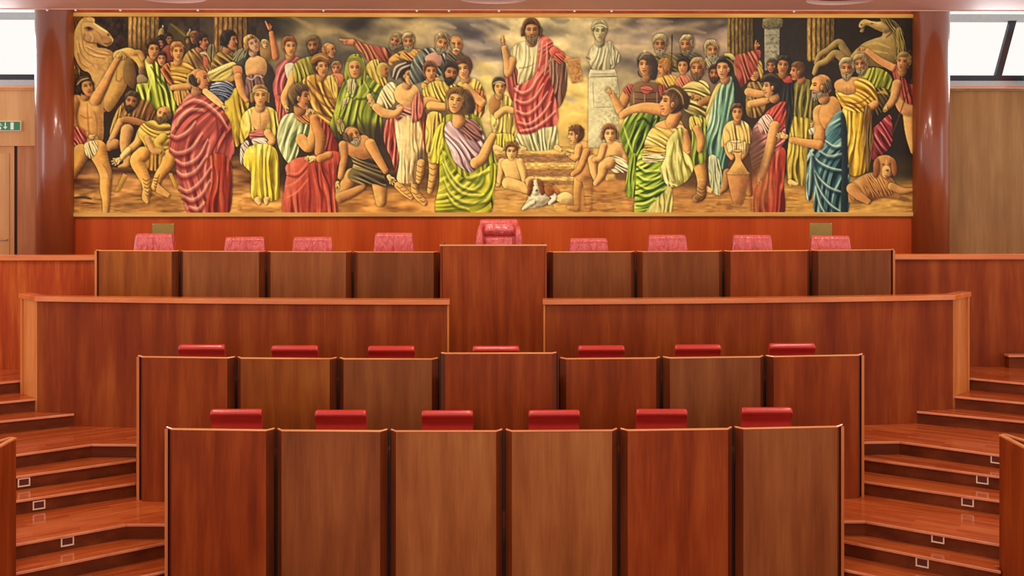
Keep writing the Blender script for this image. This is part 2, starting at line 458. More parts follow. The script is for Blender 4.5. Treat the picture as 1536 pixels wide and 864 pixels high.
# ------------------------------------------------------------------ the long parapets and the side rails
def parapet(s, xin, label):
    """curved front with a canted return at its outer end"""
    t = thing('wooden_parapet', label, 'parapet', (0, 0, 0))
    z1 = 2.635
    xo = 6.0
    f = [(x, arc(YP, x)) for x in np.linspace(xin, xo, 9)]
    bk = [(x, arc(YP, x) + .11) for x in np.linspace(xo - .05, xin, 9)]
    bm = bmesh.new(); prism(bm, [(s * x, y) for x, y in f + bk], ZA, z1)
    link('front_panel', bm, M['parapet'], t)
    a = (xo, arc(YP, xo)); e = (6.355, 14.775)
    d = Vector((e[0] - a[0], e[1] - a[1])).normalized(); nrm = Vector((-d.y, d.x))
    P = lambda u, v: (s * (a[0] + d.x * u + nrm.x * v), a[1] + d.y * u + nrm.y * v)
    Ln = math.hypot(e[0] - a[0], e[1] - a[1])
    bm = bmesh.new(); prism(bm, [P(.012, 0), P(Ln - .05, 0), P(Ln - .05, .09), P(.06, .09)], ZA, z1)
    link('return_panel', bm, M['edge_v'], t)  # paler than the front, partly light from the side put into the colour
    bm = bmesh.new(); prism(bm, [P(Ln - .05, -.018), P(Ln + .005, -.018), P(Ln + .005, .11), P(Ln - .05, .11)], ZA, z1)
    link('end_post', bm, M['edge_v'], t)
    bm = bmesh.new(); prism(bm, [(s * (xin - .02), arc(YP, xin) - .012), (s * xin, arc(YP, xin) - .012), (s * xin, arc(YP, xin) + .11), (s * (xin - .02), arc(YP, xin) + .11)], ZA, z1)
    link('inner_lipping', bm, M['edge_v'], t)
    cf = [(x, arc(YP, x) - .035) for x in np.linspace(xin - .03, xo - .01, 9)]
    cb = [(x, arc(YP, x) + .14) for x in np.linspace(xo - .04, xin - .03, 9)]
    bm = bmesh.new()
    prism(bm, [(s * x, y) for x, y in cf] + [P(0, -.035), P(Ln + .02, -.035), P(Ln + .02, .13), P(.03, .13)] + [(s * x, y) for x, y in cb], z1, z1 + .065)
    bevel_sharp(bm, .016, 3)
    link('cap_rail', bm, M['cap'], t)
parapet(-1, .64, 'long dark red wooden parapet left of the lectern, light cap rail')
parapet(1, .605, 'long dark red wooden parapet right of the lectern, light cap rail')

for s, lab in ((-1, 'striped wooden side rail at the far left, beside the top desk row'), (1, 'plain wooden side rail at the far right, beside the top desk row')):
    t = thing('side_rail', lab, 'railing', (0, 0, 0))
    x0, x1 = 5.64, 13.0
    link('panel', bmbox(min(s * x0, s * x1), max(s * x0, s * x1), 15.645, 15.73, ZT, 3.06), M['rail'] if s < 0 else M['parapet'], t)
    bm = bmbox(min(s * x0, s * x1), max(s * x0, s * x1), 15.60, 15.77, 3.06, 3.14); bevel_sharp(bm, .016, 3)
    link('cap_rail', bm, M['cap'], t)

# desks of the side wings that start at the picture's lower corners
def wing(s, xc, label):
    t = thing('wing_desk', label, 'desk', (s * xc, 11.03, 0), 0, 'desks of the side wings')
    z = 1.69
    bm = bmesh.new(); prism(bm, [(s * 0, 0), (s * .04, 0), (s * .07, -1.9), (s * .03, -1.9)], 0, z - .016)
    link('aisle_panel', bm, M['panel_a'], t)
    bm = bmesh.new(); prism(bm, [(s * -.003, .003), (s * .043, .003), (s * .073, -1.9), (s * .027, -1.9)], z - .016, z)
    link('top_lipping', bm, M['edge'], t)
    bm = bmesh.new(); prism(bm, [(s * .045, .03), (s * .08, .02), (s * .68, -1.75), (s * .645, -1.76)], 0, z - .016)
    link('rear_panel', bm, M['panel_a'], t)
    bm = bmesh.new(); prism(bm, [(s * .043, .033), (s * .083, .023), (s * .683, -1.75), (s * .643, -1.763)], z - .016, z)
    link('rear_lipping', bm, M['edge'], t)
    bm = bmesh.new(); prism(bm, [(s * .05, -.04), (s * .62, -1.75), (s * .08, -1.75)], z - .25, z - .22)
    link('worktop', bm, M['panel_e'], t)
wing(1, 5.06, 'wooden wing desk cut off by the lower right corner of the view')
wing(-1, 4.80, 'wooden wing desk cut off by the lower left corner of the view')

# ------------------------------------------------------------------ the picture inside the frame, painted with a small brush engine
class Paint:
    """small oil-sketch rasteriser; the picture is painted strip by strip, each strip in its own working units"""
    def __init__(s):
        s.X0, s.Y0, s.X1, s.Y1, s.SS = 104.5, 25.5, 1369.5, 318.5, 2
        s.W = int((s.X1 - s.X0) * s.SS); s.H = int((s.Y1 - s.Y0) * s.SS)
        s.im = np.zeros((s.H, s.W, 3), np.float32)
        s.ox, s.oy, s.k = 104.0, 22.0, 6.0
        s.rs = np.random.RandomState(5)
        s.nz = [s.rs.rand(256, 256).astype(np.float32) for _ in range(4)]
    def frame(s, ox): s.ox = ox
    def pts(s, t):
        if isinstance(t, str): a = np.array([[float(v) for v in p.split(',')] for p in t.split()], np.float64)
        else: a = np.array(t, np.float64)
        a = a.copy()
        a[:, 0] = (s.ox + a[:, 0] / s.k - s.X0) * s.SS
        a[:, 1] = (s.oy + a[:, 1] / s.k - s.Y0) * s.SS
        if a.shape[1] > 2: a[:, 2:] *= s.SS / s.k
        return a
    def spline(s, a, closed, n=5):
        if len(a) < 3: return a
        if closed: P = np.vstack([a[-1:], a, a[:2]])
        else: P = np.vstack([2 * a[:1] - a[1:2], a, 2 * a[-1:] - a[-2:-1]])
        t = np.linspace(0, 1, n, endpoint=False)[:, None]
        out = []
        for i in range(len(P) - 3):
            p0, p1, p2, p3 = P[i:i + 4]
            out.append(.5 * (2 * p1 + (p2 - p0) * t + (2 * p0 - 5 * p1 + 4 * p2 - p3) * t ** 2 + (3 * p1 - p0 - 3 * p2 + p3) * t ** 3))
        o = np.vstack(out)
        return o if closed else np.vstack([o, a[-1:]])
    def mask(s, a, pad=0):
        x0 = max(0, int(a[:, 0].min()) - 2 - pad); x1 = min(s.W, int(a[:, 0].max()) + 3 + pad)
        y0 = max(0, int(a[:, 1].min()) - 2 - pad); y1 = min(s.H, int(a[:, 1].max()) + 3 + pad)
        if x1 <= x0 or y1 <= y0: return None
        q = 2
        h, w = (y1 - y0) * q, (x1 - x0) * q
        D = np.zeros((h, w + 1), np.float32)
        X = (a[:, 0] - x0) * q; Y = (a[:, 1] - y0) * q
        for i in range(len(a)):
            xa, ya, xb, yb = X[i - 1], Y[i - 1], X[i], Y[i]
            if ya == yb: continue
            sg = 1
            if ya > yb: xa, ya, xb, yb, sg = xb, yb, xa, ya, -1
            r0 = max(0, int(math.ceil(ya - .5))); r1 = min(h, int(math.ceil(yb - .5)))
            if r1 <= r0: continue
            r = np.arange(r0, r1)
            xs = xa + (r + .5 - ya) * (xb - xa) / (yb - ya)
            ci = np.clip(np.ceil(xs - .5), 0, w).astype(int)
            np.add.at(D, (r, ci), sg)
        m = (np.abs(np.cumsum(D, 1)[:, :w]) > .5).astype(np.float32)
        m = m.reshape(y1 - y0, q, x1 - x0, q).mean((1, 3))
        return m, x0, y0, x1, y1
    @staticmethod
    def blur(m, r):
        r = int(max(1, r))
        for _ in range(2):
            for ax in (0, 1):
                p = np.pad(m, [(r + 1, r) if i == ax else (0, 0) for i in range(2)], mode='edge')
                c = np.cumsum(p, ax)
                m = (c[2 * r + 1:] - c[:-2 * r - 1]) / (2 * r + 1) if ax == 0 else (c[:, 2 * r + 1:] - c[:, :-2 * r - 1]) / (2 * r + 1)
        return m
    def noise(s, x, y, i=0):
        n = s.nz[i % 4]
        xi = np.floor(x).astype(int); yi = np.floor(y).astype(int)
        fx = x - xi; fy = y - yi
        fx = fx * fx * (3 - 2 * fx); fy = fy * fy * (3 - 2 * fy)
        a = n[yi & 255, xi & 255]; b = n[yi & 255, (xi + 1) & 255]; c = n[(yi + 1) & 255, xi & 255]; d = n[(yi + 1) & 255, (xi + 1) & 255]
        return (a * (1 - fx) + b * fx) * (1 - fy) + (c * (1 - fx) + d * fx) * fy
    def comp(s, m, box, col):
        x0, y0, x1, y1 = box
        v = s.im[y0:y1, x0:x1]
        v += (col - v) * m[..., None]
    @staticmethod
    def tone(base, sh, dark=None, hi=None):
        base = np.array(base, np.float32) / 255
        dark = np.array(dark, np.float32) / 255 if dark is not None else base * np.array([.40, .31, .28], np.float32)
        hi = np.array(hi, np.float32) / 255 if hi is not None else np.clip(base * .50 + np.array([.50, .45, .28], np.float32), 0, 1)
        t = np.clip(np.where(sh < 0, sh * 1.3, sh), -1, 1)[..., None]
        return np.where(t < 0, base + (dark - base) * -t, base + (hi - base) * t)
    def shade(s, m, box, k=.32, r=3):
        """dark halo that sets a shape off from what is behind it"""
        x0, y0, x1, y1 = box
        b = s.blur(m, r) * (1 - m)
        s.im[y0:y1, x0:x1] *= (1 - k * np.clip(b * 1.7, 0, 1))[..., None]
    # ---- brushes
    def fill(s, p, col, a=1.0, smooth=True, soft=0):
        P = s.pts(p)[:, :2]
        if smooth: P = s.spline(P, True)
        r = s.mask(P, int(soft * 3))
        if r is None: return
        m, x0, y0, x1, y1 = r
        if soft: m = s.blur(m, soft)
        s.comp(m * a, (x0, y0, x1, y1), np.array(col, np.float32) / 255)
    def form(s, p, col, amp=.95, r=None, dark=None, hi=None, lx=-.5, ly=-.5, tex=.06, smooth=True, bias=0.0):
        """rounded solid: lit from the upper left"""
        P = s.pts(p)[:, :2]
        if smooth: P = s.spline(P, True)
        q = s.mask(P, 8)
        if q is None: return
        m, x0, y0, x1, y1 = q
        size = min(x1 - x0, y1 - y0) - 16
        r = r * s.SS / s.k if r else max(1.5, size * .22)
        hgt = s.blur(m, r)
        gy, gx = np.gradient(hgt)
        sh = -(gx * lx + gy * ly) * r * 1.7
        yy, xx = np.mgrid[y0:y1, x0:x1]
        sh = sh * amp + (s.noise(xx / 5., yy / 5., 1) - .5) * 2 * tex + bias
        s.shade(m, (x0, y0, x1, y1))
        s.comp(m, (x0, y0, x1, y1), s.tone(col, sh, dark, hi))
    def cloth(s, p, col, ang=90, f=38, a=.7, curve=0.0, r=None, dark=None, hi=None, bev=.6, seed=0, bias=0.0, lx=-.5, ly=-.4, smooth=True, fan=0.0):
        """drapery: folds run at `ang` degrees, spaced `f` units"""
        P = s.pts(p)[:, :2]
        if smooth: P = s.spline(P, True)
        q = s.mask(P, 8)
        if q is None: return
        m, x0, y0, x1, y1 = q
        size = min(x1 - x0, y1 - y0) - 16
        r = r * s.SS / s.k if r else max(2, size * .16)
        hgt = s.blur(m, r); gy, gx = np.gradient(hgt)
        bevel = -(gx * lx + gy * ly) * r * 1.7
        yy, xx = np.mgrid[y0:y1, x0:x1].astype(np.float32)
        cx, cy = (x0 + x1) / 2, (y0 + y1) / 2
        A_ = math.radians(ang)
        t = (xx - cx) * math.cos(A_) + (yy - cy) * math.sin(A_)
        u = (xx - cx) * -math.sin(A_) + (yy - cy) * math.cos(A_)
        L_ = max(x1 - x0, y1 - y0) / 2
        u = u * (1 + fan * t / L_) + curve * (t / L_) ** 2 * L_
        F = f * s.SS / s.k
        n1 = s.noise(u / F * .7 + seed * 7.3, t / (F * 5) + seed * 3.1, seed)
        n2 = s.noise(u / F * 1.7 + seed * 1.7, t / (F * 3.2) + 9.7, seed + 1)
        ph = u / F * 2 * math.pi + n1 * 7 + n2 * 2.5
        w = np.sin(ph)
        w = w + .35 * np.sin(ph * 2.3 + n2 * 5)
        amp = np.clip(1.9 * s.noise(u / F * .8 + 3, t / (F * 3) + 5 + seed, seed + 2) - .25, 0, 1.1)
        fine = np.sin(ph * 3.1 + n1 * 9) * s.noise(u / F * 1.3 + 11, t / (F * 2.2) + seed, seed + 3)
        sh = w * a * amp * .95 + fine * .28 * a + (n1 - .5) * .6 + bevel * bev * 1.15 + bias - .12
        s.shade(m, (x0, y0, x1, y1))
        s.comp(m, (x0, y0, x1, y1), s.tone(col, sh, dark, hi))
    def stroke(s, p, w, col, a=1.0, soft=.95, taper=True, smooth=True):
        P = s.pts(p)[:, :2]
        if smooth: P = s.spline(P, False, 4)
        w = w * s.SS / s.k / 2
        pad = w + 2
        x0 = max(0, int(P[:, 0].min() - pad)); x1 = min(s.W, int(P[:, 0].max() + pad) + 1)
        y0 = max(0, int(P[:, 1].min() - pad)); y1 = min(s.H, int(P[:, 1].max() + pad) + 1)
        if x1 <= x0 or y1 <= y0: return
        yy, xx = np.mgrid[y0:y1, x0:x1].astype(np.float32)
        best = np.zeros(xx.shape, np.float32)
        n = len(P) - 1
        for i in range(n):
            ax, ay = P[i]; dx, dy = P[i + 1] - P[i]
            L2 = dx * dx + dy * dy + 1e-6
            t = np.clip(((xx - ax) * dx + (yy - ay) * dy) / L2, 0, 1)
            d = np.hypot(xx - ax - t * dx, yy - ay - t * dy)
            g = (i + t) / n
            ww = w * (np.sqrt(np.clip(np.sin(np.pi * (.06 + .88 * g)), 0, 1)) if taper else 1) + .25
            e = np.clip((ww - d) / (ww * soft + .6) + .25, 0, 1)
            best = np.maximum(best, e)
        s.comp(best * a, (x0, y0, x1, y1), np.array(col, np.float32) / 255)
    def limb(s, p, col, amp=.85, dark=None, hi=None, lx=-.6, ly=-.4, tex=.05):
        """tapering round limb through x,y,r"""
        P = s.pts(p)
        P = s.spline(P, False, 5)
        pad = P[:, 2].max() + 6
        x0 = max(0, int((P[:, 0]).min() - pad)); x1 = min(s.W, int(P[:, 0].max() + pad) + 1)
        y0 = max(0, int(P[:, 1].min() - pad)); y1 = min(s.H, int(P[:, 1].max() + pad) + 1)
        if x1 <= x0 or y1 <= y0: return
        yy, xx = np.mgrid[y0:y1, x0:x1].astype(np.float32)
        best = np.full(xx.shape, -9., np.float32); sh = np.zeros(xx.shape, np.float32)
        for i in range(len(P) - 1):
            ax, ay, ra = P[i]; dx, dy, dr = P[i + 1] - P[i]
            L2 = dx * dx + dy * dy + 1e-6
            t = np.clip(((xx - ax) * dx + (yy - ay) * dy) / L2, 0, 1)
            ex = xx - ax - t * dx; ey = yy - ay - t * dy
            rr = ra + t * dr + 1e-3
            d = np.hypot(ex, ey)
            e = 1 - d / rr
            up = e > best
            sh = np.where(up, (ex * lx + ey * ly) / rr, sh)
            best = np.where(up, e, best)
            edge = rr
        rmean = P[:, 2].mean()
        m = np.clip(best * rmean + .5, 0, 1)
        s.shade(m, (x0, y0, x1, y1), .34, 3)
        s.comp(m, (x0, y0, x1, y1), s.tone(col, sh * amp * 1.3 + (s.noise(xx / 4, yy / 4, 2) - .5) * 2 * tex, dark, hi))
    def blob(s, x, y, rx, ry, col, a=1.0, rot=0, power=2.0):
        c = s.pts([[x, y]])[0]
        rx = rx * s.SS / s.k; ry = ry * s.SS / s.k
        R_ = max(rx, ry) * 1.6
        x0 = max(0, int(c[0] - R_)); x1 = min(s.W, int(c[0] + R_) + 1); y0 = max(0, int(c[1] - R_)); y1 = min(s.H, int(c[1] + R_) + 1)
        if x1 <= x0 or y1 <= y0: return
        yy, xx = np.mgrid[y0:y1, x0:x1].astype(np.float32)
        k, j = math.cos(math.radians(rot)), math.sin(math.radians(rot))
        dx, dy = xx - c[0], yy - c[1]
        d = ((dx * k + dy * j) / rx) ** 2 + ((dy * k - dx * j) / ry) ** 2
        m = np.exp(-d * power) * np.clip(1.6 * 1.6 - d, 0, 1)
        s.comp(m * a, (x0, y0, x1, y1), np.array(col, np.float32) / 255)
    def rough(s, x0, y0, x1, y1, amp, sx, sy, i=0, col=None):
        """broken brushwork over a rectangle: lightens and darkens in streaks"""
        a = s.pts([[x0, y0], [x1, y1]])
        X0, Y0 = np.maximum(a[0].astype(int), 0); X1, Y1 = a[1].astype(int); X1 = min(X1, s.W); Y1 = min(Y1, s.H)
        yy, xx = np.mgrid[Y0:Y1, X0:X1].astype(np.float32)
        n = s.noise(xx / sx, yy / sy, i) * .6 + s.noise(xx / sx * 2.3 + 9, yy / sy * 2.3 + 4, i + 1) * .4 - .5
        v = s.im[Y0:Y1, X0:X1]
        if col is None: v *= (1 + 2 * amp * n)[..., None]
        else:
            m = np.clip((n - .02) * 4, 0, 1) * amp
            v += (np.array(col, np.float32) / 255 - v) * m[..., None]
        np.clip(v, 0, 1, out=v)

    # ---- figures
    def head(s, x, y, r, d=0.0, skin=(214, 156, 96), hair=(74, 48, 28), beard=None, tilt=0, bald=False, veil=None, neck=None, female=False, look=0, hairlen=0, hi=None, lit=-1, band=None, big=1.0):
        """x,y: middle of the face; r: half the head's height; d: -1 left profile .. +1 right profile; tilt in degrees"""
        T = math.radians(tilt); ct, st = math.cos(T), math.sin(T)
        def W(pts):
            return [[x + r * (px * ct - py * st), y + r * (px * st + py * ct)] for px, py in pts]
        def E(cx, cy, rx, ry, n=14):
            return W([(cx + rx * math.cos(2 * math.pi * i / n), cy + ry * math.sin(2 * math.pi * i / n)) for i in range(n)])
        sk = np.array(skin, float); shd = sk * np.array([.60, .50, .44]); deep = sk * np.array([.30, .22, .18]); lt = np.clip(sk * .5 + np.array([140, 122, 76]), 0, 255)
        ad, sg = abs(d), (1 if d >= 0 else -1)
        if neck is not None:
            nx, ny = neck
            s.limb([[x - d * r * .22, y + r * .35, r * .40], [x + r * nx, y + r * ny, r * .46]], sk * .86, lx=lit * .5)
        hc = np.array(hair, float) * 1.12
        if not bald or True:
            if veil is not None:
                s.form(E(-.18 * d, -.06, .92, 1.12), veil, .9)
            else:
                s.form(E(-.24 * d, -.16 if not bald else -.05, (.71 + .08 * ad), .90 if not bald else .86), hc if not bald else sk * .95, .8, tex=.3, lx=lit * .45)
            if hairlen:
                s.cloth(W([(-.75 - .1 * d, -.4), (-.9 - .2 * d, .3), (-.8 - .2 * d, .5 + hairlen), (-.3, .3), (.3, .3), (.8 - .2 * d, .5 + hairlen), (.9 - .2 * d, .3), (.75 - .1 * d, -.4)]), hc, 90, r * .22, .5)
        # face
        fx = .13 * d
        if ad < .75:
            F = [(-.50 + fx, -.50), (-.56 + fx, -.05), (-.50 + fx, .35), (-.30 + fx, .76), (0 + fx, .93), (.30 + fx, .76), (.50 + fx, .35), (.56 + fx, -.05), (.50 + fx, -.50), (fx, -.74)]
            F = [(px * (1 - .10 * ad * (1 if px * sg > 0 else 0)), py) for px, py in F]
        else:
            F = [(-.34 * sg, -.50), (-.40 * sg, 0), (-.30 * sg, .50), (-.02 * sg, .78), (.22 * sg, .93), (.46 * sg, .88), (.52 * sg, .70), (.50 * sg, .55), (.60 * sg, .46), (.54 * sg, .32), (.74 * sg, .22), (.60 * sg, -.12), (.55 * sg, -.24), (.58 * sg, -.46), (.36 * sg, -.72), (0, -.76)]
        s.form(W(F), sk, .75, r=r * .34, dark=deep * 1.3, hi=lt, lx=lit * .55, ly=-.35, tex=.08, smooth=ad < .75 or True)
        # side away from the light
        fside = -lit
        s.fill(W([(fside * .16 + fx, -.55), (fside * .50 + fx, -.35), (fside * .54 + fx, .2), (fside * .30 + fx, .78), (fx + fside * .12, .86), (fside * .24 + fx, .3)]), shd, .42, soft=r * .12 * s.SS / s.k)
        if ad < .75:
            ex = [(-.25 + fx * 2.0, 1 - .35 * max(0, -d)), (.25 + fx * 2.0, 1 - .35 * max(0, d))]
        else:
            ex = [(.36 * sg, .9)]
        for e, k_ in ex:
            s.blob(*W([(e, -.10)])[0], r * .21 * k_, r * .13, deep * 1.25, .60, tilt)
            s.stroke(W([(e - .17 * k_, -.20), (e, -.27), (e + .17 * k_, -.21)]), r * .11, deep * .75, .85)
            s.stroke(W([(e - .13 * k_, -.08), (e + .12 * k_, -.09)]), r * .10, deep * .5, .9)
            s.blob(*W([(e - .02, .04)])[0], r * .14, r * .06, lt, .35, tilt)
        if ad < .75:
            nx_ = fx * 2.4
            s.stroke(W([(nx_ - .02, -.12), (nx_ + .05 * d, .10), (nx_ + .10 * d, .24)]), r * .13, lt, .75)
            s.stroke(W([(nx_ - fside * -.09, -.05), (nx_ + fside * .10, .20)]), r * .10, shd, .6)
            s.stroke(W([(nx_ - .10, .29), (nx_ + .10, .29)]), r * .10, deep, .7)
            mx = fx * 2.1
        else:
            s.stroke(W([(.52 * sg, -.16), (.64 * sg, .16)]), r * .10, lt, .7)
            s.stroke(W([(.46 * sg, .28), (.60 * sg, .30)]), r * .09, deep, .75)
            mx = .42 * sg
        if beard is None:
            mw = .17 if ad < .75 else .11
            s.stroke(W([(mx - mw, .50), (mx, .47), (mx + mw, .50)]), r * .08, deep, .85)
            s.stroke(W([(mx - mw * .7, .57), (mx + mw * .7, .57)]), r * .10, (190, 84, 62) if female else shd, .7)
            s.stroke(W([(mx - .10, .68), (mx + .10, .68)]), r * .07, shd, .55)
            s.blob(*W([(mx, .78)])[0], r * .12, r * .09, lt, .4)
        else:
            b = np.array(beard, float)
            if ad < .75:
                B = [(-.54 + fx, .10), (-.46 + fx, .34), (-.36 + fx, .50), (-.22 + mx, .42), (-.06 + mx, .36), (.06 + mx, .36), (.22 + mx, .42), (.36 + fx, .50), (.46 + fx, .34), (.54 + fx, .10), (.52 + fx, .56), (.34 + fx, .92), (.08 + fx, 1.14), (-.10 + fx, 1.12), (-.34 + fx, .90), (-.52 + fx, .56)]
            else:
                B = [(-.30 * sg, .10), (-.14 * sg, .46), (.14 * sg, .52), (.26 * sg, .42), (.54 * sg, .36), (.60 * sg, .54), (.56 * sg, .90), (.38 * sg, 1.16), (.10 * sg, 1.0), (-.22 * sg, .62)]
            s.fill(W(B), b * .62, .85, soft=r * .05 * s.SS / s.k)
            s.cloth(W([(bx * .94 + .06 * mx, by * .95 + .03) for bx, by in B]), b * .92, 90 + tilt, r * .14, .6, bev=.7, dark=b * .36, hi=np.clip(b * .6 + 96, 0, 255))
            s.blob(*W([(mx, .56)])[0], r * .14, r * .06, sk * np.array([.78, .52, .42]), .9)
            s.stroke(W([(mx - .14, .50), (mx + .14, .50)]), r * .09, deep, .8)
        # hair over the brow
        if not bald and veil is None:
            if ad < .75:
                Hh = [(-.62 + fx, .02), (-.50 + fx, -.22), (-.42 + fx, -.46), (-.16 + fx, -.56), (.14 + fx, -.55), (.42 + fx, -.44), (.52 + fx, -.20), (.63 + fx, .02), (.72 - .1 * d, -.50), (.40 - .2 * d, -1.02), (-.05 - .2 * d, -1.10), (-.48 - .2 * d, -1.0), (-.76 - .1 * d, -.50)]
            else:
                Hh = [(.56 * sg, -.44), (.34 * sg, -.50), (.10 * sg, -.40), (.02 * sg, -.10), (-.10 * sg, .10), (-.18 * sg, .40), (-.50 * sg, .56), (-.86 * sg, .30), (-1.0 * sg, -.20), (-.86 * sg, -.78), (-.36 * sg, -1.10), (.24 * sg, -1.02), (.56 * sg, -.74)]
            s.cloth(W(Hh), hc, 60 if d > 0 else 120, r * .17, .36, bev=1.1, hi=np.clip(hc * 1.25 + 52, 0, 255), seed=int(x) % 5)
        if bald:
            s.cloth(W([(-.10 * sg, .02), (-.16 * sg, .44), (-.56 * sg, .52), (-.96 * sg, .14), (-.94 * sg, -.34), (-.62 * sg, -.52), (-.40 * sg, -.16)]), hc, 70, r * .2, .5)
        if ad > .55 and veil is None and hairlen == 0:
            s.form(E(-.20 * sg if ad >= .75 else -.46 * sg, .10, .12, .20), sk * .92, .8)
            s.stroke(W([(-.20 * sg if ad >= .75 else -.46 * sg, .04), (-.19 * sg if ad >= .75 else -.45 * sg, .18)]), r * .07, deep, .6)
        if band is not None:
            s.stroke(W([(-.68 - .1 * d, -.38), (-.3, -.62), (.2, -.64), (.66 - .1 * d, -.42)]), r * .16, band, .95)
    def hand(s, x, y, r, ang, skin=(220, 164, 104), spread=18, n=4, curl=0, thumb=1):
        """open hand: palm at x,y, fingers along `ang` degrees"""
        A_ = math.radians(ang)
        sk = np.array(skin, float)
        for i in range(n):
            a = A_ + math.radians((i - (n - 1) / 2) * spread)
            b = a + math.radians(curl)
            ln = r * (1.25, 1.45, 1.4, 1.1, 1.0)[i]
            s.limb([[x + math.cos(a) * r * .5, y + math.sin(a) * r * .5, r * .20], [x + math.cos(a) * r * 1.0, y + math.sin(a) * r * 1.0, r * .17], [x + math.cos(b) * ln * 1.15, y + math.sin(b) * ln * 1.15, r * .12]], sk)
        s.limb([[x - math.cos(A_) * r * .3, y - math.sin(A_) * r * .3, r * .48], [x + math.cos(A_) * r * .35, y + math.sin(A_) * r * .35, r * .52]], sk * .97)
        a = A_ - math.radians(70 * thumb)
        s.limb([[x + math.cos(a) * r * .3, y + math.sin(a) * r * .3, r * .22], [x + math.cos(a + .4 * thumb) * r * .95, y + math.sin(a + .4 * thumb) * r * .95, r * .15]], sk)
    def folds(s, lines, w, dark, lite, a=.7, off=(.0, .5)):
        """pairs of dark valley and light ridge along each line"""
        for t in lines:
            P = [[float(v) for v in q.split(',')] for q in t.split()]
            s.stroke([[px + off[0] * w, py + off[1] * w] for px, py in P], w, dark, a)
            s.stroke([[px - off[0] * w, py - off[1] * w] for px, py in P], w * .6, lite, a)

SKIN, SKL, SKD = (216, 156, 92), (236, 190, 124), (176, 112, 62)
def mural_ground(p):
    """sky, temple and earth"""
    p.frame(104)
    yy, xx = np.mgrid[0:p.H, 0:p.W].astype(np.float32)
    X = xx / p.SS + p.X0; Y = yy / p.SS + p.Y0
    # sky: stormy at the upper left, breaking to yellow light low in the middle
    key = [(420, 30, 92, 80, 62), (470, 60, 104, 94, 76), (520, 30, 92, 78, 64), (560, 70, 124, 112, 92), (620, 40, 156, 136, 108), (680, 45, 120, 108, 106), (700, 80, 138, 124, 128),
           (720, 110, 170, 152, 140), (740, 130, 222, 194, 118), (800, 30, 196, 176, 138), (860, 60, 206, 184, 150), (850, 120, 224, 196, 140), (860, 150, 236, 204, 118), (900, 40, 176, 152, 118),
           (940, 50, 126, 112, 108), (930, 90, 150, 130, 120), (930, 120, 188, 168, 136), (1000, 40, 152, 130, 118), (1060, 60, 164, 138, 126), (1080, 100, 150, 124, 112), (940, 140, 200, 170, 104), (860, 185, 222, 180, 96), (1000, 25, 120, 100, 86)]
    num = np.zeros((p.H, p.W, 3), np.float32); den = np.zeros((p.H, p.W, 1), np.float32)
    wx = (p.noise(xx / 46, yy / 22, 0) - .5) * 60; wy = (p.noise(xx / 40, yy / 18, 1) - .5) * 34
    for kx, ky, r, g, b in key:
        d = (((X + wx - kx) / 1.6) ** 2 + (Y + wy - ky) ** 2 + 60)
        w_ = (1 / d ** 1.7)[..., None]
        num += w_ * np.array([r, g, b], np.float32) / 255; den += w_
    sky = num / den
    n = p.noise(xx / 60 + yy / 80, yy / 26 - xx / 110, 2) * .6 + p.noise(xx / 26, yy / 11 - xx / 60, 3) * .4 - .5
    sky = np.clip(sky * (1 + .36 * n[..., None]), 0, 1)
    big = p.noise(xx / 150 + yy / 160, yy / 60 - xx / 260, 0) * .65 + p.noise(xx / 70 + 4, yy / 30 + xx / 200, 1) * .35
    top = np.clip((150 - Y) / 90, 0, 1)
    k_ = np.clip((big - .50) * 5, -1, 1) * top
    sky = np.where(k_[..., None] < 0, sky * (1 + .48 * k_[..., None] * np.array([1, .98, .86], np.float32)), sky + k_[..., None] * .22 * np.array([.9, .72, .42], np.float32))
    # temple gloom left and right
    dark = np.array([56, 40, 30], np.float32) / 255 * (1 + .5 * (p.noise(xx / 30, yy / 22, 1) + p.noise(xx / 9, yy / 12, 2) - 1)[..., None])
    m = np.clip((410 - X) / 30, 0, 1) + np.clip((X - 1088) / 8, 0, 1)
    m = np.clip(m, 0, 1)[..., None]
    im = sky * (1 - m) + dark * m
    # earth
    hor = 226 + 8 * np.sin(X / 90)
    e = np.clip((Y - hor) / 14, 0, 1)[..., None]
    n2 = p.noise(xx / 60, yy / 14, 0) * .7 + p.noise(xx / 22, yy / 6, 2) * .3
    earth = np.array([120, 74, 38], np.float32) + (n2[..., None] - .35) * 1.5 * np.array([110, 92, 56], np.float32)
    low = np.clip((Y - 272) / 30, 0, 1)[..., None]
    earth = earth + low * np.array([62, 48, 22], np.float32)
    mid = np.exp(-((X - 800) / 150) ** 2)[..., None]
    earth = earth + mid * (1 - low * .5) * np.array([70, 56, 30], np.float32)
    im = im * (1 - e) + np.clip(earth / 255, 0, 1) * e
    # the dim space behind the crowd
    g = np.clip((Y - 105) / 50, 0, 1) * np.clip((262 - Y) / 30, 0, 1) * np.clip((np.abs(X - 790) - 150) / 90, 0, 1)
    im = im * (1 - .72 * g[..., None]) + np.array([50, 34, 24], np.float32) / 255 * .72 * g[..., None]
    p.im[:] = np.clip(im, 0, 1)

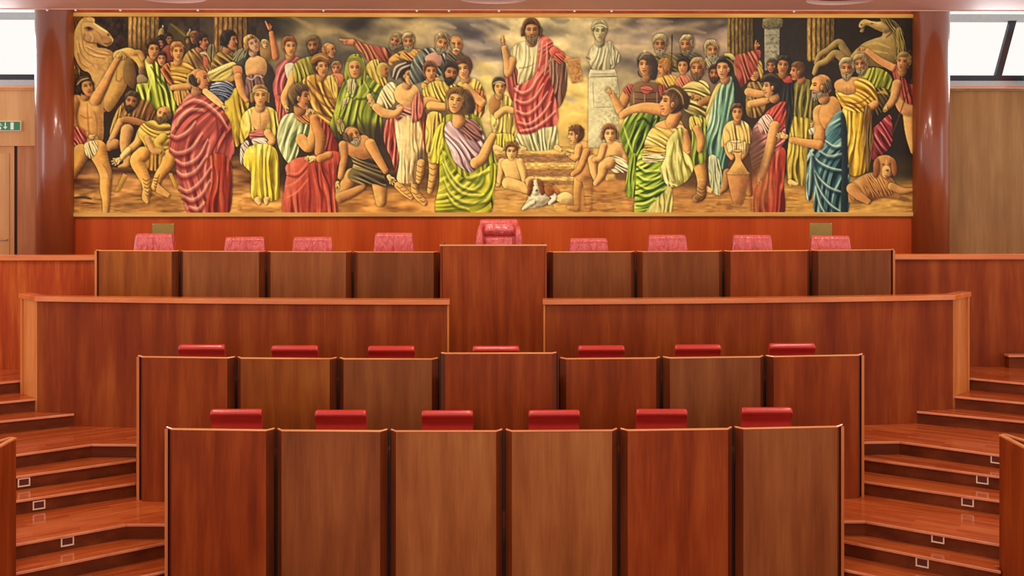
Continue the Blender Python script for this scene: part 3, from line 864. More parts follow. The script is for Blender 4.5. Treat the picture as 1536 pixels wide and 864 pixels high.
def flutes(p, x0, x1, y0, y1, n, lite, darkc, fade=0):
    p.fill([(x0, y0), (x1, y0), (x1, y1), (x0, y1)], [(a + b) / 2 for a, b in zip(lite, darkc)], 1, False)
    w = (x1 - x0) / n
    for i in range(n):
        k = 1 - .75 * (i / max(1, n - 1)) * fade
        c = [v * k for v in lite]
        p.stroke([(x0 + w * (i + .35), y0), (x0 + w * (i + .3), (y0 + y1) / 2), (x0 + w * (i + .38), y1)], w * .8, c, .95, taper=False)
        p.stroke([(x0 + w * (i + .9), y0), (x0 + w * (i + .86), (y0 + y1) / 2), (x0 + w * (i + .9), y1)], w * .45, [v * k * .8 for v in darkc], .95, taper=False)
    p.rough(x0, y0, x1, y1, .35, 5, 16, 1)

def mural_a(p):
    p.frame(104)
    # --- temple
    flutes(p, 522, 800, 14, 420, 7, (208, 158, 84), (96, 62, 30), .55)
    p.blob(640, 330, 240, 150, (74, 52, 24), .75)
    p.fill("890,90 1060,190 1050,330 880,280", (88, 72, 34), .8); p.stroke("895,85 1000,170 1060,230", 24, (150, 124, 66), .6)
    flutes(p, 1285, 1590, 14, 330, 7, (180, 128, 62), (74, 48, 26), .5)
    p.fill("1160,20 1285,20 1285,330 1190,330", (84, 68, 56), .6)
    p.rough(220, 14, 520, 330, .4, 10, 14, 2)
    p.blob(20, 150, 60, 190, (120, 84, 44), .8); p.rough(8, 30, 70, 560, .9, 4, 7, 2, (196, 142, 78))
    # --- foreground earth
    p.rough(10, 1560, 1536, 1790, .5, 44, 9, 1, (210, 160, 84)); p.rough(10, 1600, 1536, 1790, .45, 40, 6, 2, (96, 62, 28))
    p.stroke("20,1640 120,1636 190,1650", 30, (40, 26, 14), .8); p.stroke("100,1690 160,1686 220,1692", 12, (70, 40, 16), .9)
    # --- horse
    p.cloth("20,30 110,30 70,100 40,180 24,300 50,430 100,520 60,600 10,560", (116, 74, 34), 80, 16, .9, seed=2)
    p.form("100,50 150,30 215,40 225,90 290,128 345,165 385,228 368,272 330,296 290,280 240,262 250,300 330,312 400,365 420,480 400,640 390,760 320,868 240,868 190,560 110,500 56,420 26,290 40,170 66,100", (206, 158, 92), .9, 60, tex=.16)
    p.form("110,85 200,80 290,130 345,168 385,228 366,272 326,292 280,270 210,250 150,250 112,190", (204, 154, 96), .7, 40)
    p.blob(172, 136, 42, 24, (70, 40, 24), .95); p.stroke("128,128 165,118 205,138", 14, (60, 36, 20), .9); p.blob(164, 130, 12, 10, (20, 12, 8), 1)
    p.stroke("210,82 280,130 330,160", 26, (244, 212, 150), .9); p.stroke("352,200 380,226 372,250", 16, (232, 190, 130), .8); p.fill("330,292 372,276 386,300 340,320", (56, 42, 34), .8); p.blob(300, 210, 40, 22, (150, 98, 58), .6); p.stroke("230,150 270,190 290,240", 18, (150, 100, 58), .6); p.stroke("180,60 170,24 196,60", 22, (196, 150, 92), .9); p.stroke("120,70 128,20 146,60", 22, (180, 134, 80), .9); p.blob(340, 186, 16, 14, (64, 34, 20), .95); p.stroke("300,262 340,266 372,246", 12, (84, 44, 26), .9)
    p.stroke("150,245 205,262 250,262 290,284", 14, (110, 66, 34), .85); p.stroke("130,170 128,230 180,262", 20, (136, 88, 48), .6)
    p.stroke("170,160 200,210 190,250", 16, (236, 200, 140), .6)
    for t in ("60,240 90,350 180,430 210,470", "90,200 110,300 190,360 300,380", "130,280 230,330 330,350", "50,330 80,420 150,470"):
        p.stroke(t, 26, (238, 196, 134), .6); p.stroke(" ".join("%g,%g" % (float(a.split(',')[0]) + 16, float(a.split(',')[1]) + 18) for a in t.split()), 18, (132, 86, 54), .6)
    p.blob(250, 480, 50, 44, (158, 104, 62), .6); p.blob(230, 470, 26, 26, (240, 200, 136), .5)
    # raised forelegs
    p.form("330,870 270,760 330,640 380,480 440,360 520,370 560,480 520,560 500,660 440,760 380,850", (208, 158, 80), .9, 46)
    p.stroke("420,500 410,580 440,600 470,560", 14, (128, 84, 40), .7)
    p.limb("430,372,48 520,345,44 590,380,38 630,440,32 646,510,26", (216, 168, 88)); p.limb("640,500,30 650,560,38 640,610,44", (112, 78, 58))
    p.limb("570,345,24 620,350,26 650,400,22", (190, 140, 74))
    p.form("500,400 560,420 590,560 570,660 520,640 480,560", (120, 86, 44), .8); p.form("600,560 640,540 690,580 700,640 640,630 600,610", (150, 122, 92), .8)
    # --- far heads
    p.limb("815,230,30 815,160,26 822,130,6", (170, 138, 78)); p.stroke("824,120 828,100", 14, (230, 220, 190), .9); p.fill("775,230 800,185 838,190 850,240", (40, 34, 34), .9)
    p.head(808, 262, 46, .3, (190, 120, 84), (40, 32, 30)); p.head(884, 226, 50, .7, (168, 100, 58), (36, 24, 16)); p.form("840,300 900,280 940,380 880,420 800,380", (150, 60, 50), .6)
    p.limb("1060,235,26 1062,185,22 1068,150,6", (140, 120, 84)); p.head(1052, 236, 34, -.3, (170, 110, 66), (30, 26, 22)); p.blob(1068, 140, 9, 12, (235, 225, 200), .9)
    p.head(1110, 214, 58, -.4, (150, 92, 52), (130, 84, 40))
    p.cloth("1230,300 1290,280 1300,460 1240,480", (120, 110, 80), 90, 30)
    p.cloth("990,470 1010,400 1060,330 1150,300 1220,340 1260,470 1210,620 1100,640", (176, 132, 66), 60, 40, .6); p.blob(1150, 420, 80, 90, (78, 46, 28), .75); p.form("1190,380 1230,400 1226,470 1196,470", (200, 96, 72), .5)
    p.head(1180, 246, 76, .85, (196, 118, 74), (58, 34, 22), neck=(-.3, .9)); p.stroke("1160,350 1190,345 1215,360", 16, (238, 230, 214), .9)
    # --- shoulders at the right edge of this strip
    p.cloth("1250,500 1280,400 1330,340 1420,330 1490,370 1450,430 1330,480", (158, 122, 48), 40, 44, .7, seed=1)
    p.head(1432, 238, 88, .9, (206, 132, 82), (34, 22, 18), neck=(-.35, .9), hairlen=.01)
    p.cloth("1452,400 1480,336 1540,306 1580,330 1560,410 1490,430", (132, 134, 112), 120, 22, .9)
    # --- green cloak
    p.head(818, 404, 64, -.1, (206, 140, 92), (60, 36, 22))
    p.cloth("664,430 700,404 770,430 810,520 880,610 920,740 940,900 640,930 600,760 592,640 640,620 700,600", (176, 184, 36), 78, 60, .75, fan=.3, seed=3, hi=(240, 240, 130), dark=(52, 60, 14), r=40)
    for t in ("720,470 780,560 850,640 880,780", "700,640 720,740 700,860", "770,590 830,690 850,860"): p.stroke(t, 26, (44, 54, 18), .75)
    for t in ("700,470 730,560 700,700 680,800", "800,620 850,690 878,830", "870,620 905,720 920,860"): p.stroke(t, 20, (236, 236, 110), .8)
    p.head(742, 322, 88, .45, (208, 140, 84), (60, 36, 18), neck=(-.25, .95), tilt=4)
    # --- man in yellow tunic
    p.cloth("820,480 900,430 1060,440 1110,500 1104,600 1060,660 900,670 880,560", (214, 166, 62), 8, 46, .6, seed=2, curve=-.2)
    p.cloth("806,500 850,460 900,430 890,520 930,620 890,640 850,570", (192, 96, 46), 60, 36, .7, seed=1)
    p.cloth("930,690 1050,660 1060,760 1000,830 950,800", (206, 150, 66), 80, 34, .6)
    p.limb("1086,560,40 1070,640,36", (206, 176, 88)); p.limb("1070,640,30 1000,650,30 916,656,24", SKIN)
    p.head(962, 340, 86, .25, (222, 158, 92), (178, 112, 50), neck=(0, 1.0))
    # --- bending woman with blue sash
    p.form("1440,480 1540,400 1600,420 1600,520 1500,520", (40, 42, 52), .6)
    p.cloth("1225,530 1290,490 1380,450 1470,430 1500,520 1460,590 1400,620 1300,600 1240,590", (206, 186, 96), 150, 40, .5)
    for i in range(9): p.stroke([(1228 + i * 26, 545 - i * 12), (1250 + i * 26, 500 - i * 9)], 12, (236, 224, 190), .9)
    p.form("1452,470 1530,470 1530,560 1440,600 1400,600 1460,540", (198, 128, 78), .6)
    p.cloth("1380,800 1440,690 1536,650 1600,760 1560,1000 1500,1180 1430,1140 1400,1000", (206, 176, 48), 80, 50, .8, seed=4)
    p.cloth("1280,612 1360,600 1446,612 1456,690 1400,770 1320,760 1250,690", (74, 84, 124), 12, 26, .9, curve=-.3, hi=(210, 214, 230), dark=(24, 26, 50))
    p.limb("1500,560,36 1530,680,34 1580,760,30", (214, 146, 82))
    # --- seated thinkers
    p.cloth("1250,930 1310,880 1420,960 1440,1180 1330,1180", (84, 58, 30), 80, 40, .6)
    p.fill("330,1000 420,840 720,830 880,1000 900,1400 420,1380", (46, 30, 20), .9, soft=8)
    p.cloth("400,900 460,800 540,780 680,770 750,850 760,960 640,1000 470,990 400,1120 356,1080", (142, 94, 44), 110, 44, .7, seed=2)
    p.cloth("356,1080 380,960 430,850 480,800 440,930 410,1100", (206, 160, 62), 100, 26, .6)
    p.head(548, 786, 92, -.2, (186, 122, 72), (70, 52, 30), beard=(60, 40, 24), tilt=14)
    p.limb("450,960,34 420,1020,30 370,1120,26", SKIN); p.limb("480,940,26 560,950,30 700,990,22", SKD); p.hand(346, 1150, 34, 110, SKL)
    p.limb("400,1160,46 350,1190,34", (190, 130, 76)); p.limb("510,1040,58 490,1160,48 512,1300,40", (206, 148, 86)); p.limb("512,1300,36 500,1350,34 446,1372,22", (200, 146, 84))
    p.form("380,1372 900,1372 960,1400 940,1420 390,1400", (96, 58, 28), .5)
    for t in ("476,1424 512,1440 446,1580 400,1584", "876,1420 910,1420 968,1560 936,1560"): p.form(t, (196, 142, 58), .8, smooth=False)
    # second thinker, in yellow, sandals laced
    p.limb("640,1060,44 600,1150,36 520,1220,30", (226, 170, 90)); p.hand(440, 1300, 44, 158, SKL, 20)
    p.limb("520,1216,30 470,1270,26", SKL)
    p.cloth("620,1010 690,960 800,950 900,1000 916,1140 860,1260 700,1250 660,1160 610,1080", (222, 186, 74), 14, 50, .55, seed=3, curve=.4)
    p.cloth("640,1240 860,1240 940,1290 900,1380 700,1390", (196, 140, 50), 90, 50, .6)
    p.limb("650,1250,66 596,1310,62 640,1410,54 680,1500,44 690,1600,38", (226, 164, 76)); p.limb("680,1590,36 676,1640,34 690,1680,16", (220, 164, 84))
    p.limb("900,1270,70 860,1360,56 800,1440,44 760,1540,38", (224, 160, 70)); p.limb("760,1530,34 800,1570,32 876,1618,20", (222, 164, 84))
    for k in range(5):
        p.stroke([(646 + k * 6, 1470 + k * 34), (680 + k * 4, 1490 + k * 34), (716 - k, 1466 + k * 34)], 10, (92, 56, 20), .85)
        p.stroke([(800 - k * 12, 1430 + k * 26), (780 - k * 4, 1464 + k * 28), (744 + k * 2, 1462 + k * 24)], 10, (92, 56, 20), .85)
    p.limb("830,1100,40 780,1160,40 820,1240,28", (212, 170, 66)); p.limb("690,1110,28 740,1210,30 800,1230,24", SKIN)
    p.head(826, 898, 84, -.35, (216, 154, 90), (96, 66, 36), beard=(120, 88, 52), tilt=18, bald=True)
    # --- nude youth at the left edge
    p.form("0,760 60,720 160,760 240,700 290,760 300,960 290,1140 200,1200 140,1220 60,1150 0,1000", (226, 164, 88), .9, 60)
    p.limb("230,760,58 300,640,44 360,520,34 420,410,30", (218, 152, 88)); p.hand(440, 370, 36, -20, SKL, 14, curl=40)
    p.limb("20,800,66 10,920,54 60,1060,40 150,1080,30", (222, 160, 92)); p.hand(190, 1096, 36, 20, SKL, 14)
    for t in ("150,800 160,960 170,1100", "90,900 140,930 200,920", "210,860 240,960 236,1080"): p.stroke(t, 20, (154, 96, 48), .6)
    p.blob(110, 850, 50, 40, (246, 204, 134), .6); p.blob(220, 840, 40, 40, (244, 200, 130), .5)
    p.cloth("0,1040 60,1010 130,1040 150,1120 120,1240 50,1300 0,1310", (200, 88, 82), 60, 34, .8, seed=2, hi=(244, 186, 176))
    p.limb("100,1240,80 50,1360,60 -10,1480,46", (226, 166, 84)); p.limb("240,1210,88 290,1340,62 320,1440,56 316,1560,50 322,1680,34 316,1800,28", (230, 166, 80))
    p.cloth("130,1160 220,1130 250,1190 220,1260 180,1290 140,1250", (232, 214, 168), 70, 26, .6)
    p.blob(320, 1440, 36, 40, (250, 206, 130), .6); p.stroke("290,1340 330,1400 350,1480", 18, (160, 98, 46), .6)
    p.rough(4, 520, 200, 760, .0, 5, 5)
    p.head(146, 652, 92, .7, (216, 148, 86), (66, 46, 32), hairlen=.05, tilt=-12, neck=(-.1, .9)); p.rough(6, 540, 90, 730, .9, 6, 6, 1, (48, 34, 28)); p.stroke("60,632 100,590 160,572", 16, (212, 184, 118), .9)
    # --- senator in the crimson toga
    p.cloth("1000,790 1080,700 1200,730 1300,790 1420,940 1455,1100 1470,1230 1440,1290 1450,1500 1400,1800 1070,1800 1010,1600 960,1480 940,1260 884,1220 900,1050 930,900", (196, 88, 80), 108, 84, .55, curve=.5, seed=1, r=60, hi=(244, 178, 162), dark=(96, 26, 26))
    p.cloth("1250,1270 1390,1266 1446,1420 1410,1800 1220,1800 1240,1500", (178, 58, 38), 92, 56, .55, seed=2, dark=(90, 22, 14))
    for t in ("1010,800 1110,770 1210,800 1330,900 1400,1010", "950,1000 980,930 1060,860 1180,850", "900,1080 960,1100 1060,1040 1120,960", "890,1200 960,1240 1080,1200 1180,1060", "940,1300 1020,1340 1140,1280 1230,1120", "950,1400 1010,1440 1120,1400 1220,1260",
              "970,1540 1050,1580 1160,1500 1260,1360", "1000,1620 1090,1660 1180,1600 1250,1480", "1060,1720 1140,1740 1200,1680"):
        q = [[float(v) for v in a.split(',')] for a in t.split()]
        p.stroke([(x, y + 30) for x, y in q], 56, (106, 28, 30), .7); p.stroke(q, 44, (232, 150, 138), .55); p.stroke([(x, y - 8) for x, y in q], 16, (250, 204, 190), .5)
    for t in ("1300,900 1320,1060 1300,1240", "1380,1000 1400,1120 1380,1250"): p.stroke(t, 26, (110, 28, 26), .6)
    p.head(1168, 586, 108, .85, (212, 138, 86), (44, 32, 28), bald=True, neck=(-.35, .95), tilt=-6)
    p.limb("1206,690,26 1280,750,30 1350,810,24", SKL); p.hand(1370, 830, 26, 50, SKL)

def sandal(p, pts, col=(222, 166, 90), n=4):
    """bare foot with laced straps, along x,y,r"""
    p.limb(pts, col)
    q = [[float(v) for v in a.split(',')] for a in pts.split()]
    for i in range(n):
        t = (i + .5) / n * (len(q) - 1); k = int(t); g = t - k
        x = q[k][0] + (q[k + 1][0] - q[k][0]) * g; y = q[k][1] + (q[k + 1][1] - q[k][1]) * g; r = q[k][2] + (q[k + 1][2] - q[k][2]) * g
        p.stroke([(x - r, y - r * .3), (x, y + r * .3), (x + r, y - r * .2)], 9, (90, 54, 22), .8)

def mural_b(p):
    p.frame(360)
    # storm light
    p.stroke("440,20 560,80 700,150 840,140 960,190 1080,240", 60, (190, 150, 96), .55); p.stroke("1250,30 1400,70 1536,120", 70, (190, 160, 104), .5)
    p.blob(830, 70, 160, 70, (78, 64, 54), .8); p.blob(400, 120, 120, 90, (98, 88, 66), .6); p.blob(760, 230, 160, 50, (104, 96, 86), .7); p.blob(1260, 160, 200, 60, (120, 102, 84), .6); p.blob(1480, 30, 120, 30, (70, 60, 52), .7)
    # looking-up woman and pointing hand
    p.form("165,250 230,230 275,320 250,410 180,400 160,320", (158, 118, 66), .7); p.head(205, 268, 40, .4, (220, 186, 140), (190, 160, 110))
    p.limb("300,380,32 284,280,28 262,170,22", (206, 118, 76)); p.hand(250, 128, 26, -100, (208, 118, 74), 16, 4, thumb=-1); p.limb("240,130,10 226,100,9 210,64,6", (216, 128, 84))
    p.form("230,440 300,560 300,860 200,860 190,600", (48, 38, 30), .4)
    p.form("40,420 110,370 200,400 224,480 190,560 60,560 30,500", (218, 164, 110), .8)
    p.cloth("44,556 120,540 190,552 206,660 190,760 60,760 30,680", (124, 82, 92), 80, 40, .6); p.stroke("44,566 90,584 130,546 190,566", 14, (226, 200, 190), .8)
    p.head(98, 268, 84, .62, (220, 164, 138), (160, 118, 60), tilt=-24, female=True, neck=(0, .9), hairlen=.02)
    # man in rose toga
    p.cloth("300,560 316,470 390,392 470,380 530,400 500,470 440,520 410,640 370,770 300,760 276,640", (204, 92, 98), 110, 50, .6, seed=1, hi=(240, 190, 180), curve=.3)
    p.cloth("300,740 370,740 400,864 420,1000 330,1000 310,860", (196, 84, 78), 95, 40, .6)
    p.form("386,456 460,440 480,520 430,600 400,560", (204, 200, 188), .6)
    p.limb("466,540,46 430,640,38 380,740,34 392,820,26", (220, 160, 94)); p.hand(394, 830, 28, 80, SKL, 12)
    p.cloth("466,450 560,390 650,390 650,530 560,600 490,620 466,560", (158, 152, 46), 70, 46, .7, seed=2)
    p.head(430, 292, 88, .4, (216, 150, 92), (124, 74, 38), neck=(0, .95))
    p.head(640, 284, 84, -.45, (168, 106, 62), (96, 74, 48), beard=(70, 48, 30), tilt=-4)
    p.head(786, 322, 72, .85, (208, 140, 88), (150, 96, 52), bald=True)
    p.head(846, 486, 62, -.3, (200, 120, 76), (150, 110, 60)); p.form("800,540 900,540 920,640 820,640", (196, 112, 80), .6)
    # ochre toga with the round cap
    p.cloth("540,610 600,550 690,540 790,570 850,690 850,840 860,1000 840,1120 690,1080 640,864 590,740", (216, 162, 58), 60, 56, .75, seed=1, dark=(86, 48, 14), curve=.35, hi=(248, 222, 130))
    for t in ("560,600 640,720 720,800 820,850", "590,590 680,690 760,740 830,760", "640,860 720,900 830,930"): p.stroke(t, 26, (96, 56, 18), .7)
    p.cloth("760,560 840,560 860,700 830,760 790,660", (226, 190, 90), 80, 30, .5)
    p.head(716, 474, 92, .62, (216, 150, 88), (70, 36, 22), neck=(-.1, .95), female=True)
    p.form("610,430 640,372 716,346 776,384 788,440 700,412 640,440", (152, 96, 40), .8); p.stroke("630,400 700,370 770,402", 14, (220, 180, 90), .7)
    # red-sleeved arm pointing across the sky
    p.cloth("976,214 1100,264 1316,312 1320,420 1200,430 1130,420 1080,350 1010,290", (176, 88, 62), 60, 44, .7, seed=2, dark=(80, 30, 22)); p.limb("990,250,26 930,244,24", (214, 128, 84)); p.limb("930,236,12 880,226,9", (216, 132, 88))
    p.cloth("1320,400 1400,340 1500,310 1620,330 1620,440 1420,450 1330,460", (212, 152, 72), 30, 46, .7)
    p.head(1376, 246, 74, -.7, (188, 122, 78), (140, 120, 92), beard=(150, 132, 104), tilt=18)
    p.cloth("1420,360 1460,320 1560,320 1600,400 1520,440 1440,420", (222, 158, 76), 40, 34, .6); p.head(1494, 250, 80, -.2, (196, 128, 80), (150, 126, 92), beard=(162, 144, 112))
    # hooded elder in green
    p.cloth("1108,480 1170,408 1250,416 1290,520 1300,640 1220,640 1140,560", (206, 178, 78), 70, 40, .7, seed=3); p.head(1270, 502, 60, .8, (180, 112, 62), (60, 40, 24), veil=(206, 178, 78))
    p.cloth("900,640 930,560 1080,530 1180,590 1280,700 1250,860 1250,1140 1180,1160 1000,1010 900,1110 820,1080 790,990 830,864 860,740", (146, 158, 36), 100, 66, .75, seed=2, hi=(222, 222, 96), dark=(48, 58, 16), curve=.3, r=50)
    p.cloth("920,560 930,440 970,372 1040,356 1096,420 1116,560 1060,640 950,620", (160, 160, 48), 90, 40, .6, dark=(60, 60, 18))
    p.head(1012, 484, 92, -.08, (218, 150, 100), (120, 110, 40), veil=(150, 150, 44)); p.fill("940,420 960,392 1066,390 1080,440 1068,430 1010,410 952,430", (120, 122, 34), .9)
    p.cloth("944,592 1010,580 1030,650 984,716 946,680", (190, 182, 140), 95, 24, .8); p.cloth("886,860 910,760 980,744 940,800", (206, 198, 150), 100, 20, .9)
    for t in ("960,740 1080,760 1200,700", "900,760 880,860 860,960", "1060,780 1040,900 1100,1040", "1120,640 1180,700 1240,720"): p.stroke(t, 24, (52, 62, 18), .7)
    for t in ("930,640 900,760 860,900", "1060,600 1050,700 1000,760", "1000,1000 1080,1060 1170,1130", "1090,600 1130,680 1080,740"): p.stroke(t, 20, (220, 218, 92), .7)
    p.limb("1140,730,24 1170,800,28", SKL); p.hand(1150, 770, 26, 120, SKL)
    # --- gaps between the legs
    p.fill("300,1100 900,1000 1300,1000 1420,1300 1380,1560 860,1480 320,1560", (52, 36, 26), .75, soft=10)
    # kneeling beggar
    p.limb("990,1440,66 920,1560,60 880,1630,50", (206, 142, 78)); p.limb("880,1640,46 980,1600,42 1080,1550,30", (196, 134, 74))
    p.limb("1220,1480,62 1240,1600,58 1246,1680,46", (220, 158, 86)); p.blob(1236, 1640, 34, 50, (244, 200, 130), .5)
    p.cloth("950,1240 1060,1250 1180,1240 1260,1430 1290,1540 1190,1520 1040,1520 950,1450 1000,1340", (104, 86, 60), 20, 44, .7, seed=3, hi=(206, 178, 104), dark=(40, 32, 26))
    p.form("900,1160 1000,1120 1100,1080 1180,1160 1200,1240 1100,1300 1000,1270 930,1240", (206, 138, 80), .85)
    p.limb("906,1170,40 912,1290,36 884,1450,28", (208, 142, 82)); p.hand(852, 1520, 38, 105, SKL, 18)
    p.limb("1150,1160,48 1220,1290,38 1286,1400,28", (214, 148, 84)); p.hand(1324, 1462, 42, 55, SKL, 20)
    p.head(996, 1084, 92, .5, (206, 136, 84), (90, 66, 40), beard=(190, 170, 130), bald=True, tilt=-18)
    p.cloth("850,960 896,940 920,1000 896,1070 866,1050", (168, 158, 84), 80, 22, .8); p.hand(872, 964, 26, -110, SKIN)
    # woman in the pale pleated dress
    p.cloth("1276,1140 1290,960 1390,920 1420,1100 1380,1400 1340,1290", (196, 78, 66), 96, 40, .7, seed=1, hi=(244, 180, 164))
    p.cloth("1560,880 1650,880 1650,1180 1606,1420 1574,1220", (178, 58, 44), 92, 36, .6)
    sandal(p, "1400,1530,34 1460,1590,30 1520,1640,20"); sandal(p, "1550,1480,36 1560,1600,34 1640,1690,24", n=5)
    p.cloth("1380,830 1470,800 1570,830 1610,1000 1640,1300 1610,1480 1400,1500 1410,1300 1370,1000", (232, 208, 150), 90, 34, .6, seed=4, hi=(254, 244, 206), dark=(140, 98, 70))
    p.cloth("1370,850 1450,800 1560,800 1600,860 1580,960 1480,900 1390,960", (218, 130, 124), 20, 40, .7, hi=(248, 210, 196))
    p.cloth("1250,680 1330,606 1390,640 1390,740 1340,830 1260,850 1200,830", (230, 206, 156), 60, 36, .6, hi=(254, 244, 210)); p.limb("1200,830,34 1270,880,40 1370,890,34 1420,850,28", (226, 166, 104))
    p.form("1380,660 1460,610 1560,640 1600,740 1540,830 1420,800 1370,740", (230, 176, 112), .8)
    p.head(1500, 548, 90, .62, (222, 160, 100), (50, 40, 36), female=True, neck=(-.2, .95)); p.form("1330,500 1380,420 1480,410 1520,450 1420,560 1360,580", (58, 48, 46), .8)
    for t in ("1350,560 1380,470 1470,430", "1380,580 1420,490 1510,450"): p.stroke(t, 22, (230, 204, 190), .85)
    # seated woman in yellow
    p.form("300,1010 380,1010 380,1400 320,1400", (60, 44, 32), .5)
    p.cloth("-10,1180 60,1130 40,1290 -10,1340", (214, 196, 206), 60, 26, .6)
    p.cloth("10,900 100,830 240,830 310,880 330,1000 318,1150 230,1070 80,1070 -10,1160 -14,1000", (228, 202, 84), 80, 50, .55, seed=2, hi=(252, 240, 170))
    p.form("112,840 216,840 240,940 160,1060 80,950", (232, 176, 112), .7); p.stroke("160,880 164,1010", 12, (160, 100, 60), .6)
    p.cloth("76,1050 226,1046 226,1120 90,1130", (198, 96, 104), 0, 26, .6); p.limb("230,1060,34 270,1140,30 160,1190,24", (224, 166, 100)); p.cloth("90,1120 210,1110 220,1170 130,1190", (222, 206, 206), 20, 22, .6)
    p.cloth("36,1210 150,1160 270,1180 326,1280 336,1570 312,1660 100,1660 80,1430 14,1340", (230, 206, 52), 88, 52, .7, seed=3, hi=(254, 246, 150), dark=(120, 92, 14), r=44)
    p.blob(90, 1230, 46, 60, (250, 238, 150), .6); p.blob(230, 1230, 46, 60, (250, 238, 150), .6); p.stroke("170,1210 160,1400 176,1620", 30, (132, 104, 20), .6)
    p.limb("140,1660,30 156,1690,18", SKL); p.limb("220,1660,30 218,1690,18", SKL)
    p.head(164, 734, 96, .05, (224, 164, 104), (140, 102, 52), female=True, neck=(0, 1.05), hairlen=.12, band=(222, 196, 120))
    # thinker in the red toga
    p.cloth("680,930 760,980 850,1150 880,1300 820,1330 700,1290 680,1100", (156, 44, 34), 100, 50, .6, seed=2, dark=(70, 14, 12))
    p.cloth("330,1000 390,900 520,890 600,960 600,1060 520,1140 500,1250 430,1340 350,1240 316,1120", (206, 208, 160), 110, 52, .7, seed=1, hi=(250, 250, 224), dark=(84, 92, 48))
    p.cloth("470,900 560,880 640,900 620,980 520,960", (210, 130, 70), 40, 26, .6)
    p.cloth("392,1360 480,1290 600,1270 720,1230 870,1240 850,1400 830,1600 832,1800 398,1800 382,1560 400,1440", (196, 76, 58), 84, 70, .55, seed=4, hi=(236, 148, 116), dark=(104, 28, 22), r=60)
    for t in ("410,1410 500,1420 580,1330 620,1290", "390,1540 480,1500 580,1400", "400,1640 500,1580 600,1460"): p.stroke(t, 22, (230, 128, 100), .7)
    for t in ("400,1440 500,1450 590,1360", "700,1400 720,1560 710,1780", "600,1420 610,1600 600,1780", "780,1340 800,1500 790,1700"): p.stroke(t, 26, (110, 26, 20), .65)
    p.limb("650,930,40 650,1060,50 600,1180,54 530,1120,50", (220, 152, 82)); p.limb("640,930,36 700,1100,46 690,1230,40", (200, 128, 66)); p.blob(560, 1150, 40, 50, (244, 196, 120), .5)
    p.hand(640, 1290, 46, 184, SKL, 12); p.limb("700,1290,36 780,1260,34", (200, 130, 70)); p.hand(590, 880, 36, -60, SKL, 14, curl=50)
    p.head(530, 742, 116, .88, (206, 134, 78), (92, 70, 40), neck=(-.1, 1.0))

